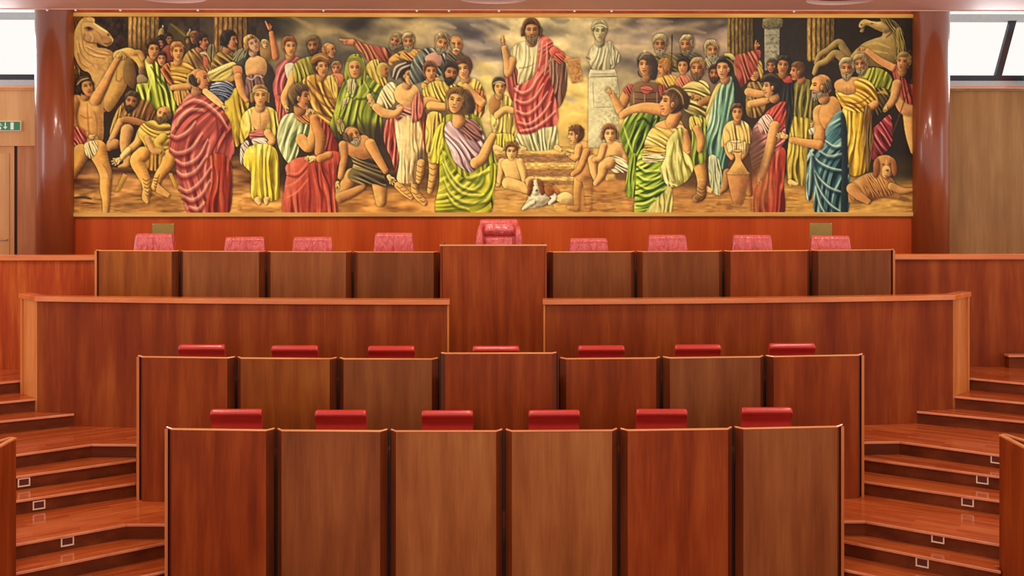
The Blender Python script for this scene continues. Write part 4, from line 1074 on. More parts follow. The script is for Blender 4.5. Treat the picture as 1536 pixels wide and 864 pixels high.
def mural_c(p):
    p.frame(616)
    # clouds
    for x, y, rx, ry, c, a in ((300, 60, 220, 50, (104, 94, 96), .75), (560, 120, 170, 60, (112, 100, 108), .75), (640, 60, 80, 40, (96, 86, 90), .6), (480, 280, 140, 90, (150, 134, 140), .7), (700, 290, 90, 50, (176, 162, 156), .6), (120, 150, 120, 60, (206, 176, 128), .7),
                               (800, 60, 120, 50, (206, 182, 146), .7), (620, 470, 140, 90, (226, 198, 120), .8), (680, 600, 120, 70, (234, 206, 124), .8), (1440, 120, 100, 80, (214, 190, 146), .6), (1440, 250, 100, 60, (190, 170, 150), .6), (1450, 650, 90, 60, (238, 208, 116), .9), (1420, 760, 80, 30, (176, 160, 150), .8), (1450, 840, 90, 40, (226, 190, 110), .8)):
        p.blob(x, y, rx, ry, c, a, rot=12)
    for t, c in (("660,50 760,90 860,130", (84, 74, 78)), ("520,90 640,130 740,210", (196, 172, 140)), ("440,240 560,290 700,300", (200, 184, 164)), ("1240,30 1320,60 1400,50", (104, 90, 88)), ("480,160 560,190 640,250", (92, 84, 96)), ("100,110 240,80 380,120", (214, 186, 136)), ("880,60 920,120 900,220", (226, 200, 150)), ("540,360 660,400 760,390", (168, 150, 150)), ("1380,180 1460,230 1530,220", (222, 198, 150))): p.stroke(t, 60, c, .5)
    # steps under the prophet
    p.fill("700,1180 1540,1180 1540,1560 700,1560", (206, 156, 82), 1, False)
    for y in (1252, 1384, 1486): p.fill([(700, y), (1540, y), (1540, y + 76), (700, y + 76)], (160, 112, 74), .95, False)
    for y in (1222, 1346, 1470): p.stroke([(700, y), (1100, y - 4), (1540, y)], 34, (240, 206, 122), .8, taper=False)
    p.rough(700, 1180, 1536, 1560, .3, 12, 4, 1)
    p.fill("680,1530 1540,1530 1540,1800 680,1800", (204, 152, 82), .9, False); p.rough(680, 1530, 1536, 1796, .6, 40, 7, 2, (150, 98, 50)); p.rough(680, 1530, 1536, 1796, .5, 30, 6, 1, (238, 196, 116))
    # elders at the left
    p.cloth("-20,450 50,340 150,300 300,350 280,520 140,580 -20,620", (112, 116, 112), 60, 44, .8, seed=1, hi=(210, 214, 206), dark=(36, 38, 42)); p.form("110,380 200,336 256,380 240,460 130,440", (206, 146, 138), .6)
    p.cloth("300,360 360,330 440,340 460,420 360,460 290,420", (96, 84, 84), 40, 30, .6)
    p.head(384, 276, 92, .1, (216, 148, 90), (150, 130, 100), beard=None, bald=True); p.stroke("356,318 384,306 414,318", 16, (226, 214, 190), .9)
    p.head(258, 262, 90, .2, (208, 142, 92), (140, 122, 90), beard=(168, 152, 120), tilt=16)
    p.cloth("70,640 130,580 230,570 260,640 150,700", (220, 178, 92), 20, 30, .6)
    p.head(156, 516, 88, .3, (212, 140, 84), (110, 70, 40), neck=(0, .9))
    # woman with gathered hair, arm to her chin
    p.cloth("400,620 500,570 590,600 650,720 650,860 560,960 480,860 420,720", (230, 196, 88), 100, 40, .6, seed=3)
    p.cloth("540,690 620,680 650,780 600,880 540,800", (212, 120, 62), 100, 30, .6)
    p.head(452, 492, 96, -.3, (224, 162, 102), (96, 62, 40), female=True, neck=(.2, .95), tilt=-8); p.form("380,400 440,366 510,390 536,470 500,500 480,430 420,410", (90, 58, 40), .8)
    p.limb("620,790,36 540,720,36 470,640,26", (226, 164, 98))
    p.cloth("80,690 180,600 300,610 430,650 410,720 300,790 200,800 100,780", (222, 190, 84), 60, 40, .85, seed=2, dark=(84, 66, 24), curve=.4)
    p.head(336, 528, 98, .3, (190, 120, 76), (56, 42, 32), beard=(44, 32, 26), tilt=12)
    p.limb("60,830,46 130,780,44 220,800,36", (216, 150, 86)); p.limb("160,820,44 260,830,40 330,820,30", (232, 178, 100))
    p.fill("40,860 300,860 300,960 60,960", (70, 48, 30), .7, soft=4)
    p.cloth("-10,800 40,700 90,760 80,900 20,960 -10,960", (206, 110, 104), 90, 36, .6)
    # behind: robe, legs
    p.fill("40,1230 260,1230 250,1560 30,1560", (84, 54, 32), .7, soft=6)
    p.cloth("130,900 260,900 260,1080 220,1240 120,1230", (220, 192, 92), 92, 36, .6)
    sandal(p, "70,1330,36 60,1430,34 50,1490,24"); sandal(p, "166,1260,36 180,1400,38 150,1580,26", n=6)
    # boy with the tablet
    p.cloth("700,880 730,740 860,740 910,860 910,1050 890,1190 730,1200 716,1080", (224, 200, 96), 92, 40, .55, seed=2, hi=(250, 240, 170))
    p.form("690,770 744,716 790,800 730,900 690,860", (176, 116, 60), .6); p.limb("760,900,34 830,850,32 900,860,26", (230, 184, 110)); p.stroke("720,1076 800,1066 890,1076", 16, (90, 84, 30), .8)
    p.cloth("724,1080 890,1076 890,1190 716,1196", (214, 202, 74), 92, 34, .6); p.limb("740,1190,26 800,1210,16", SKL)
    p.head(776, 654, 84, .2, (222, 162, 96), (56, 44, 30), hairlen=.0, band=(206, 186, 130), neck=(0, .9))
    # prophet
    p.cloth("940,1070 1130,1000 1270,950 1300,1090 1290,1190 1130,1220 960,1190", (226, 216, 166), 82, 40, .75, seed=1, hi=(252, 248, 220), dark=(104, 100, 66), fan=.4)
    p.limb("980,1200,24 1010,1206,14", SKL); p.limb("1290,1190,24 1330,1214,16", SKL)
    p.cloth("1236,430 1370,430 1386,640 1350,780 1300,840 1260,760 1230,600", (136, 92, 72), 95, 44, .7, seed=2, hi=(196, 150, 124))
    p.cloth("820,470 870,390 940,470 970,620 940,780 890,770 840,640", (172, 70, 66), 80, 40, .7, seed=3)
    p.cloth("880,320 970,250 1150,240 1270,290 1260,380 1160,500 1100,640 950,640 940,500 890,420", (226, 212, 166), 95, 46, .55, seed=2, hi=(250, 244, 214), dark=(130, 116, 74))
    p.stroke("950,480 1020,470 1090,440", 14, (130, 114, 72), .7)
    p.cloth("1140,196 1210,206 1260,260 1240,360 1220,500 1270,700 1304,870 1290,990 1150,1016 1060,1066 940,1046 905,820 900,660 980,620 1080,550 1120,390", (208, 84, 78), 112, 62, .6, curve=.5, seed=3, hi=(244, 168, 152), dark=(112, 26, 28), r=46)
    for t in ("910,660 980,700 1060,660 1120,560", "920,760 1000,790 1090,740 1170,620", "930,860 1020,890 1120,820 1210,690", "940,960 1040,980 1150,900 1240,780", "960,1040 1080,1020 1200,940 1280,860", "1160,240 1150,360 1130,480", "1200,250 1200,400 1180,540"):
        q = [[float(v) for v in a.split(',')] for a in t.split()]
        p.stroke([(x, y + 24) for x, y in q], 42, (120, 34, 34), .65); p.stroke(q, 34, (236, 158, 142), .55); p.stroke([(x, y - 6) for x, y in q], 13, (250, 206, 190), .5)
    p.limb("1270,330,46 1320,370,44", (206, 84, 78)); p.limb("1300,376,34 1370,394,30 1420,410,24", (226, 160, 98)); p.cloth("1270,360 1340,340 1370,380 1330,440 1280,420", (204, 80, 74), 40, 26, .7)
    p.form("1386,404 1490,386 1532,600 1430,618", (188, 132, 76), .35, smooth=False, tex=.25); p.stroke("1390,410 1490,392", 8, (226, 176, 116), .8)
    p.limb("886,420,44 856,520,38 846,420,34 820,300,26", (224, 160, 98)); p.hand(812, 250, 26, -96, (228, 166, 104), 12, 3, curl=-30); p.limb("806,240,11 806,190,8", (230, 166, 104))
    p.head(1066, 146, 106, .05, (206, 140, 92), (92, 58, 36), beard=(150, 118, 84), neck=(0, .9), hairlen=-.02)
    # child sitting on the step, dog
    p.limb("800,1320,34 784,1430,30 770,1520,22", (236, 186, 116)); p.form("790,1330 850,1290 950,1300 1000,1470 950,1540 860,1520 820,1420", (240, 190, 118), .8)
    p.limb("960,1320,34 990,1420,30 1000,1500,20", (234, 182, 112)); p.limb("850,1510,52 960,1540,46 1050,1580,30", (238, 186, 114)); p.hand(760, 1530, 24, 200, SKL)
    p.head(886, 1232, 82, .02, (238, 184, 118), (120, 76, 40)); p.rough(820, 1130, 970, 1240, .5, 5, 5, 2, (60, 34, 20))
    p.form("1010,1480 1080,1450 1100,1540 1040,1560", (232, 178, 100), .7)
    p.form("1120,1560 1200,1510 1300,1560 1330,1660 1230,1700 1130,1700", (176, 106, 54), .8); p.form("1060,1560 1170,1540 1230,1640 1180,1710 1040,1740 980,1740 1030,1660", (240, 232, 208), .8)
    p.form("1280,1640 1370,1590 1440,1630 1430,1690 1330,1690", (232, 202, 140), .8); p.limb("1210,1580,26 1270,1640,26 1230,1690,18", (244, 238, 214)); p.limb("1080,1680,26 1020,1720,22 990,1740,14", (244, 238, 214))
    p.form("1060,1500 1130,1480 1160,1560 1120,1620 1080,1610 1050,1560", (240, 232, 208), .8); p.form("1040,1500 1080,1480 1076,1570 1050,1630 1030,1600", (134, 72, 36), .7); p.form("1112,1476 1160,1494 1190,1590 1156,1620 1130,1550", (134, 72, 36), .7); p.form("1180,1550 1240,1540 1270,1600 1210,1630", (160, 92, 46), .6)
    p.blob(1112, 1576, 14, 14, (40, 26, 20), .95); p.blob(1082, 1530, 10, 9, (40, 26, 20), .9); p.rough(1030, 1500, 1310, 1730, .2, 7, 7, 0)
    # child seen from behind
    p.limb("1500,1460,50 1476,1600,34 1478,1740,26", (226, 164, 92)); p.limb("1570,1460,52 1580,1600,36 1584,1740,28", (222, 158, 88)); p.limb("1470,1736,24 1400,1730,16", (226, 164, 92))
    p.form("1470,1180 1540,1136 1606,1190 1620,1330 1616,1460 1560,1500 1480,1480 1450,1390 1480,1280", (226, 160, 92), .85)
    p.limb("1490,1190,34 1470,1280,30 1410,1260,20", (230, 168, 100)); p.hand(1396, 1250, 24, 200, SKL); p.limb("1560,1230,34 1500,1380,30 1440,1430,24", (218, 152, 86))
    p.head(1456, 1084, 86, -.8, (228, 166, 104), (110, 68, 36)); p.rough(1400, 990, 1550, 1080, .5, 5, 5, 2, (60, 36, 20))
    # woman in lilac and yellow, nearest
    p.cloth("256,1010 300,900 560,900 650,1080 750,1320 730,1560 660,1800 226,1800 240,1560 250,1300 222,1120", (170, 170, 38), 80, 60, .6, dark=(60, 64, 16))
    p.cloth("150,1290 200,1040 290,980 262,1290 236,1330 200,1330", (222, 214, 60), 100, 34, .6)
    p.cloth("284,1010 350,940 480,930 590,990 640,1110 590,1260 560,1400 480,1400 380,1330 330,1210 290,1110", (206, 168, 184), 50, 52, .7, seed=2, hi=(246, 228, 234), dark=(96, 60, 76))
    p.cloth("400,950 560,950 620,1110 530,1130 430,1050", (150, 92, 96), 40, 34, .6)
    p.cloth("246,1180 300,1250 380,1400 480,1470 620,1410 730,1330 740,1480 700,1640 664,1800 226,1800 236,1500", (202, 196, 40), 130, 70, .6, seed=1, curve=-.5, hi=(246, 242, 120), dark=(70, 78, 20), r=50)
    for t in ("262,1220 310,1380 430,1530 600,1580", "260,1320 330,1480 450,1600 640,1610", "270,1460 340,1600 480,1680 650,1660", "300,1600 380,1700 500,1740", "640,1420 600,1520 520,1570", "480,1460 560,1440 680,1380"):
        q = [[float(v) for v in a.split(',')] for a in t.split()]
        p.stroke([(x + 6, y + 28) for x, y in q], 40, (84, 92, 24), .7); p.stroke(q, 30, (244, 238, 110), .7)
    p.stroke("500,1480 580,1500 640,1440", 50, (86, 110, 30), .7); p.stroke("560,1700 640,1640 690,1560", 40, (96, 116, 40), .7)
    p.limb("560,1330,48 620,1290,48 670,1180,42 716,1090,32", (228, 168, 98)); p.hand(736, 1030, 34, -80, SKL, 12)
    p.limb("400,900,46 410,960,60", (216, 152, 96))
    p.form("300,700 380,650 500,680 560,800 540,880 480,900 320,880 290,800", (120, 84, 48), .7); p.stroke("310,840 310,740 370,664 470,664", 20, (226, 200, 100), .85)
    p.head(386, 776, 116, -.32, (226, 166, 104), (120, 84, 44), female=True, tilt=10)
    p.form("470,700 540,760 550,864 500,880 470,800", (64, 46, 36), .8)

def mural_d(p):
    p.frame(872)
    for x, y, rx, ry, c, a in ((440, 70, 150, 70, (90, 78, 76), .8), (520, 190, 160, 70, (120, 108, 110), .75), (760, 130, 200, 50, (164, 138, 120), .7), (980, 90, 200, 50, (190, 160, 134), .6), (1100, 190, 180, 60, (140, 118, 112), .7), (400, 330, 120, 60, (196, 176, 144), .7),
                               (380, 520, 110, 100, (178, 156, 120), .7), (20, 660, 60, 90, (238, 208, 120), .8), (240, 80, 100, 60, (186, 160, 124), .6), (1230, 60, 80, 40, (150, 130, 104), .6)): p.blob(x, y, rx, ry, c, a, rot=-8)
    for t, c in (("300,90 420,140 560,150", (200, 172, 140)), ("480,60 640,50 800,60", (186, 160, 132)), ("620,170 780,120 940,130 1100,160", (206, 176, 140)), ("360,270 480,290 600,280", (210, 186, 150))): p.stroke(t, 56, c, .4)
    flutes(p, 1300, 1540, 14, 380, 7, (150, 116, 54), (56, 42, 20), .5)
    # earth
    p.fill("330,1240 1540,1240 1540,1800 -10,1800 -10,1500", (176, 116, 62), .55, soft=12); p.rough(0, 1440, 1536, 1796, .55, 36, 8, 1, (120, 72, 40)); p.rough(0, 1600, 1536, 1796, .5, 40, 6, 2, (226, 176, 96))
    p.fill("700,1150 1540,1000 1540,1480 760,1520", (70, 46, 32), .7, soft=10)
    # bust on its pedestal
    st, sth, std = (204, 194, 158), (246, 242, 220), (112, 100, 74)
    p.form("46,560 300,560 316,700 312,1190 40,1190", (208, 198, 164), .5, hi=sth, dark=std, smooth=False, tex=.2); p.form("60,490 280,490 300,545 40,560", (216, 206, 176), .5, hi=sth, dark=std, smooth=False)
    for t in ("66,530 280,528", "80,600 90,820", "90,830 280,826", "296,560 304,800"): p.stroke(t, 10, (140, 126, 96), .7)
    p.cloth("34,400 70,296 140,250 240,262 330,370 300,440 230,490 90,490 56,440", st, 100, 40, .55, hi=sth, dark=std, seed=2); p.cloth("215,250 250,246 276,330 280,440 240,440 240,340", (200, 190, 156), 88, 20, .8, hi=sth, dark=(80, 72, 56))
    p.stroke("20,380 60,400", 22, (90, 80, 60), .7)
    p.head(146, 152, 96, .05, (204, 192, 154), (150, 138, 104), band=(222, 214, 186), neck=(0, 1.0), female=False)
    # far elders and the spear
    p.cloth("600,420 650,370 780,350 900,380 900,500 700,500", (116, 100, 52), 30, 40, .6); p.head(692, 270, 92, -.2, (184, 120, 78), (160, 142, 110), beard=(168, 150, 120))
    p.cloth("840,380 900,340 1040,350 1080,420 1000,460", (74, 72, 72), 30, 30, .5); p.head(928, 272, 88, -.55, (186, 120, 76), (156, 134, 100), beard=(140, 116, 84))
    p.cloth("1070,440 1120,380 1220,380 1240,480 1120,480", (180, 172, 150), 60, 30, .5); p.head(1160, 322, 92, .2, (190, 126, 80), (156, 136, 104), beard=(176, 160, 130))
    p.cloth("1360,390 1470,340 1600,320 1560,480 1460,620 1390,640", (176, 74, 62), 70, 40, .7, dark=(84, 26, 24)); p.form("1270,350 1340,350 1370,400 1310,400", (200, 186, 110), .5)
    # second rank
    p.cloth("650,600 700,550 780,540 840,560 860,640 760,700", (214, 170, 76), 60, 34, .6); p.head(722, 478, 84, -.9, (200, 128, 72), (150, 100, 44))
    p.cloth("830,600 880,540 960,560 960,660 860,660", (214, 120, 90), 60, 30, .5); p.head(900, 462, 80, -.5, (216, 146, 92), (44, 34, 28), female=True)
    p.stroke("798,176 794,340 786,530", 12, (60, 48, 40), .95, taper=False); p.stroke("796,186 798,240", 14, (40, 34, 34), .95)
    p.head(1186, 530, 80, -.4, (176, 100, 66), (60, 40, 28), beard=(60, 40, 30))
    p.cloth("870,680 1000,590 1120,620 1146,800 1120,900 1000,900 900,840", (216, 196, 120), 20, 44, .85, seed=1, dark=(74, 58, 26), curve=-.3); p.limb("1130,760,36 1060,790,32", SKD); p.hand(1030, 740, 40, 200, (206, 136, 80), 14)
    p.head(1030, 486, 98, -.4, (190, 120, 70), (150, 116, 72), beard=(120, 84, 50))
    # youth in sea-green
    p.form("1330,560 1400,600 1450,860 1400,1200 1320,1000", (38, 36, 36), .4)
    p.cloth("1110,860 1190,650 1250,630 1200,880 1170,1000 1110,1000", (216, 196, 116), 110, 34, .7)
    p.cloth("1180,760 1290,574 1350,590 1360,864 1320,1100 1290,1420 1210,1320 1090,1230 1120,1000", (118, 164, 142), 100, 46, .65, seed=2, hi=(218, 234, 206), dark=(36, 66, 66))
    p.cloth("1130,1280 1220,1300 1262,1560 1230,1620 1150,1560", (202, 204, 172), 85, 26, .7, dark=(84, 92, 84)); p.limb("1110,1560,24 1150,1580,20", SKL)
    p.head(1264, 482, 100, -.62, (220, 152, 104), (34, 28, 28), neck=(.15, .95)); p.stroke("1290,390 1350,440 1370,540", 20, (150, 150, 80), .7)
    # soldier
    p.limb("400,700,50 350,800,44 320,850,38", (212, 142, 84)); p.limb("330,860,38 290,780,32 256,710,24", (222, 156, 94)); p.hand(232, 690, 32, -130, (228, 162, 100), 20)
    p.cloth("360,690 400,630 470,640 450,740", (180, 56, 56), 60, 30, .7); p.form("440,650 520,600 640,610 720,660 720,850 440,850", (112, 76, 52), .7)
    for t in ("450,690 560,700 700,690", "450,750 560,760 700,750", "450,800 560,812 700,800"): p.stroke(t, 14, (56, 34, 24), .7)
    for x in (450, 548, 660): p.stroke([(x, 690), (x, 810)], 12, (196, 150, 116), .7)
    p.cloth("510,660 560,640 620,660 600,700 540,700", (206, 84, 84), 10, 22, .6); p.cloth("680,640 740,640 760,760 700,740", (176, 50, 48), 80, 26, .6)
    p.head(556, 452, 98, -.35, (206, 136, 84), (52, 38, 32), neck=(.1, 1.1)); p.form("480,410 520,352 590,340 650,390 670,500 650,580 600,570 590,450 540,400", (64, 48, 42), .9, hi=(200, 180, 160)); p.stroke("500,400 540,350 600,350", 16, (200, 176, 150), .6); p.blob(548, 326, 14, 16, (220, 206, 180), .9)
    p.stroke("488,500 500,540 530,560", 20, (50, 38, 34), .9)
    # amphora boy
    p.limb("1290,1080,40 1310,1220,32 1340,1280,24", SKIN); p.limb("1470,1080,40 1460,1220,32 1420,1290,22", SKIN)
    p.limb("1300,1420,40 1280,1540,32 1240,1590,20", SKD); p.limb("1470,1440,40 1490,1580,32 1500,1610,22", SKD)
    p.cloth("1240,1190 1270,1010 1340,950 1440,950 1510,1020 1520,1140 1470,1160 1460,1200 1310,1200 1290,1150", (224, 188, 108), 80, 40, .6, hi=(250, 228, 170)); p.cloth("1306,1140 1460,1140 1456,1240 1316,1240", (228, 204, 150), 90, 26, .6); p.stroke("1300,1136 1380,1150 1470,1130", 10, (120, 84, 40), .7)
    p.form("1356,1222 1424,1222 1420,1300 1476,1396 1490,1450 1440,1690 1396,1704 1350,1680 1300,1450 1320,1390 1372,1300", (196, 128, 76), .8); p.form("1356,1222 1424,1222 1420,1300 1476,1396 1484,1430 1304,1430 1320,1390 1372,1300", (218, 164, 92), .7); p.stroke("1350,1226 1390,1232 1430,1226", 14, (70, 44, 24), .8)
    p.head(1388, 880, 80, -.05, (214, 146, 88), (90, 56, 30), neck=(0, .9))
    # seated child
    p.form("190,1430 290,1430 290,1480 200,1490", (222, 176, 96), .5, smooth=False); p.fill("290,1400 420,1400 420,1480 300,1480", (110, 70, 50), .8, soft=3)
    p.limb("330,1180,34 360,1260,30 380,1320,22", (230, 172, 108)); p.form("160,1180 230,1140 320,1150 350,1250 300,1330 190,1320 150,1260", (236, 180, 112), .8)
    p.cloth("220,1280 300,1270 390,1320 410,1400 300,1420 240,1380", (234, 222, 190), 30, 30, .7); p.limb("80,1300,44 90,1400,34 110,1470,26", (232, 172, 106)); p.limb("230,1330,56 180,1360,50 160,1440,38 110,1510,26", (234, 174, 108)); p.limb("180,1180,34 150,1280,30 100,1300,24", (228, 168, 104))
    p.head(236, 1076, 88, .1, (236, 180, 116), (130, 82, 44), hairlen=.05, female=True)
    # tunic and legs behind the green dress
    p.limb("1040,1330,60 1066,1460,46 1066,1570,38", (218, 156, 80)); sandal(p, "1066,1540,42 1060,1620,44 1020,1650,36", (170, 116, 74), 5)
    p.cloth("960,920 1090,920 1110,1100 1100,1300 1040,1340 960,1350 980,1100", (156, 170, 52), 90, 44, .7, seed=2, dark=(50, 66, 22)); p.cloth("960,920 1060,930 1060,1000 970,1040", (222, 194, 88), 70, 30, .6)
    p.limb("1020,1020,30 1060,1120,36 1050,1210,28", (214, 146, 86))
    # woman in green, nearest
    p.limb("720,850,50 560,836,50 420,864,42 350,900,34", (226, 160, 96))
    p.cloth("330,1050 380,930 480,880 640,900 700,940 610,1020 570,1190 490,1300 420,1300 350,1160", (122, 152, 40), 115, 50, .75, seed=1, hi=(216, 222, 110), dark=(28, 46, 18))
    p.stroke("480,960 540,930 600,980 650,930", 30, (24, 38, 18), .8); p.stroke("360,1000 390,1100 440,1240", 22, (222, 222, 110), .7)
    p.cloth("416,1290 476,1270 476,1600 440,1640 378,1590", (140, 168, 46), 95, 34, .7, dark=(36, 58, 20))
    p.cloth("600,1680 720,1550 790,1540 800,1740 760,1800 500,1800", (216, 206, 128), 98, 40, .75, seed=4, dark=(110, 98, 44))
    p.cloth("484,1300 560,1190 740,1230 760,1400 740,1560 610,1700 530,1800 458,1800 470,1520", (172, 194, 46), 150, 54, .8, seed=3, curve=-.3, hi=(238, 240, 120), dark=(38, 76, 24), r=40)
    for t in ("480,1340 560,1400 680,1390", "480,1430 570,1480 710,1450", "480,1510 590,1560 720,1500", "470,1600 580,1620 700,1560", "470,1690 550,1690 640,1640"):
        q = [[float(v) for v in a.split(',')] for a in t.split()]
        p.stroke([(x, y + 24) for x, y in q], 34, (44, 84, 28), .7); p.stroke(q, 24, (236, 238, 110), .75)
    p.form("640,1000 720,950 850,930 900,1010 830,1080 700,1100", (226, 164, 96), .7)
    p.cloth("576,1080 640,1010 760,1030 880,980 920,1080 860,1180 760,1260 560,1200", (224, 192, 104), 30, 48, .65, seed=2, hi=(252, 236, 166), dark=(128, 90, 30)); p.cloth("560,1180 740,1200 750,1270 560,1260", (220, 182, 80), 6, 26, .6); p.cloth("540,1250 740,1260 720,1310 560,1330", (232, 216, 170), 4, 24, .7)
    p.limb("900,1060,44 930,1180,42 920,1330,32 900,1400,24", (222, 158, 92)); p.stroke("884,1230 920,1246 956,1226", 14, (226, 200, 120), .9)
    p.cloth("760,1130 860,1020 900,1040 890,1200 960,1280 990,1380 930,1490 810,1550 720,1490 696,1380 740,1270", (216, 206, 118), 78, 60, .8, seed=4, hi=(250, 246, 190), dark=(108, 98, 40), r=36)
    for t in ("780,1180 750,1330 800,1490", "850,1120 840,1300 860,1480", "710,1400 760,1500 840,1530"): p.stroke(t, 22, (248, 242, 180), .75)
    for t in ("815,1150 790,1330 830,1500", "890,1260 880,1380 900,1480"): p.stroke(t, 26, (112, 100, 44), .7)
    p.limb("830,900,56 800,960,60", (220, 152, 90))
    p.head(780, 790, 128, -.9, (222, 152, 94), (84, 56, 36), female=True, tilt=8); p.form("740,670 820,630 910,680 960,760 930,850 880,800 860,720 790,690", (72, 50, 34), .85); p.stroke("730,690 810,660 880,720 900,800", 16, (196, 160, 90), .8)

def mural_e(p):
    p.frame(1120)
    p.fill("30,15 1500,15 1500,700 30,700", (42, 34, 28), .75, soft=10)
    p.form("146,110 284,100 280,480 150,500", (150, 144, 130), .5, smooth=False, tex=.35); p.form("132,60 150,30 300,30 310,80 284,120 140,120", (108, 98, 74), .6, tex=.3)
    for y in (180, 260, 330): p.stroke([(150, y), (278, y - 6)], 10, (100, 94, 84), .7)
    flutes(p, 536, 790, 16, 400, 6, (190, 146, 72), (62, 42, 20), .6)
    p.hand(60, 300, 44, -82, (216, 128, 82), 22, 5); p.limb("0,380,40 40,340,34", (200, 110, 74))
    p.fill("240,860 1500,620 1500,1500 340,1560", (40, 32, 24), .75, soft=14)
    p.fill("0,1500 1500,1470 1500,1800 0,1800", (206, 152, 72), .75, soft=10); p.rough(0, 1480, 1500, 1796, .55, 40, 7, 2, (140, 90, 40)); p.rough(0, 1560, 1500, 1796, .5, 36, 6, 1, (236, 186, 96)); p.fill("1180,1300 1500,1300 1500,1480 1200,1480", (58, 50, 30), .8, soft=10)
    # rearing horse
    hz = (158, 128, 74)
    p.limb("920,400,44 870,310,38 820,244,32 730,310,30 650,360,26 616,430,20", (150, 122, 72)); p.limb("880,410,40 790,344,34 710,410,30 630,450,26 600,520,22", (160, 130, 78))
    p.form("900,420 960,330 1050,250 1170,200 1230,150 1290,70 1370,110 1420,240 1430,400 1300,470 1100,460 940,480", hz, .9, 60, hi=(226, 194, 120), dark=(56, 44, 24))
    p.fill("1060,110 1200,140 1210,190 1110,210 1040,170", (40, 32, 26), .9); p.form("1002,100 1016,62 1050,38 1090,44 1130,58 1190,58 1250,44 1296,74 1300,130 1256,160 1200,146 1150,124 1110,104 1072,92 1056,112 1042,150 1012,148 1022,124", (178, 142, 84), .9, 26, hi=(240, 206, 140), dark=(60, 44, 26)); p.blob(1120, 74, 16, 9, (40, 28, 18), .9); p.stroke("1060,60 1140,60 1200,80", 18, (222, 186, 120), .7); p.stroke("1290,80 1300,150 1250,200", 20, (84, 62, 34), .8); p.stroke("1004,112 1030,116 1060,100", 9, (60, 36, 24), .9); p.stroke("1220,50 1200,20 1250,46", 20, (150, 118, 66), .9); p.blob(1026, 84, 12, 10, (50, 34, 22), .9)
    p.cloth("1200,40 1290,30 1380,110 1400,260 1380,320 1340,220 1280,110", (110, 88, 50), 60, 22, .8); p.cloth("1340,140 1400,130 1420,330 1360,400", (150, 128, 66), 80, 20, .8)
    for t in ("1060,270 1160,250 1280,290", "1000,330 1120,320 1260,340"): p.stroke(t, 26, (222, 190, 116), .6)
    # old men
    p.cloth("990,560 1090,480 1200,480 1300,560 1310,720 1230,700 1100,660", (156, 158, 48), 110, 48, .7, seed=2, hi=(220, 218, 100), dark=(50, 52, 20)); p.head(1020, 446, 92, -.35, (190, 126, 80), (150, 130, 96), beard=(160, 142, 108), tilt=-8)
    p.cloth("1060,700 1200,650 1300,700 1280,800 1180,900 1080,900", (84, 66, 34), 60, 40, .6); p.stroke("1160,700 1220,690 1260,710", 30, (220, 180, 60), .7)
    # youth with the staff
    p.limb("1470,880,70 1470,1060,46 1500,1220,30", (222, 166, 96)); p.form("1330,760 1420,700 1500,760 1500,900 1380,880", (210, 150, 96), .7)
    p.cloth("1120,1060 1200,960 1290,900 1310,1080 1290,1180 1200,1270 1124,1290", (170, 60, 72), 60, 46, .75, seed=1, hi=(222, 130, 130)); p.cloth("1300,470 1340,440 1440,600 1500,640 1500,800 1400,760 1340,620", (172, 66, 62), 80, 40, .7, seed=3)
    p.limb("1310,470,34 1180,400,30 1080,320,24", (212, 146, 92)); p.hand(1040, 300, 30, 190, (216, 148, 94), 10, curl=-30)
    p.limb("1350,620,44 1320,750,38 1250,840,26", (214, 150, 94)); p.hand(1250, 830, 26, 120, SKL); p.stroke("1490,560 1420,760 1340,980 1300,1080", 12, (90, 58, 40), .9, taper=False)
    p.head(1404, 424, 88, -.5, (208, 140, 90), (130, 106, 66), tilt=8, neck=(-.1, 1.0)); p.rough(1330, 320, 1490, 420, .5, 5, 5, 1, (190, 160, 100))
    # yellow toga
    p.form("780,620 850,570 1010,560 1110,620 1120,700 960,740 820,700", (214, 150, 90), .85); p.blob(890, 640, 70, 40, (236, 184, 120), .5); p.stroke("890,640 896,720", 12, (150, 94, 50), .6)
    p.cloth("860,830 1070,850 1080,1100 1064,1380 1010,1440 910,1410 890,1100", (230, 186, 50), 96, 52, .7, seed=2, hi=(254, 236, 130), dark=(120, 78, 14)); p.cloth("960,600 1060,570 1150,660 1170,790 1070,870 870,840 790,680 890,720 980,690", (230, 180, 58), 24, 44, .75, seed=3, curve=-.4, hi=(254, 232, 130), dark=(120, 74, 16))
    for t in ("800,700 880,780 1000,790 1120,720", "830,760 920,820 1040,830 1150,770"): p.stroke(t, 20, (120, 76, 18), .7)
    p.limb("1150,800,36 1090,840,34", (220, 156, 90)); p.cloth("1050,860 1110,840 1140,1100 1090,1400 1060,1300", (120, 84, 40), 92, 30, .6)
    p.head(894, 484, 96, -.15, (196, 130, 82), (150, 134, 104), beard=(168, 152, 122))
    # middle figures
    p.cloth("360,1190 420,900 560,900 570,1180 540,1500 450,1530 356,1510", (204, 176, 66), 90, 44, .7, seed=2, dark=(84, 66, 18)); p.limb("380,1500,24 440,1520,14", SKL)
    p.cloth("396,660 470,580 570,590 620,700 620,900 500,920 400,880", (138, 126, 52), 100, 46, .7, seed=1, dark=(46, 40, 16))
    p.cloth("230,560 300,530 400,560 410,900 320,1180 290,900", (42, 42, 46), 95, 40, .5); p.form("310,570 380,550 400,600 340,610", (196, 72, 58), .6)
    p.head(210, 460, 62, -.7, (176, 110, 70), (70, 54, 38)); p.head(318, 456, 88, -.25, (192, 122, 74), (44, 32, 26), neck=(-.1, .9), tilt=8)
    p.head(440, 508, 84, -.9, (200, 124, 78), (90, 58, 34), neck=(.5, .9))
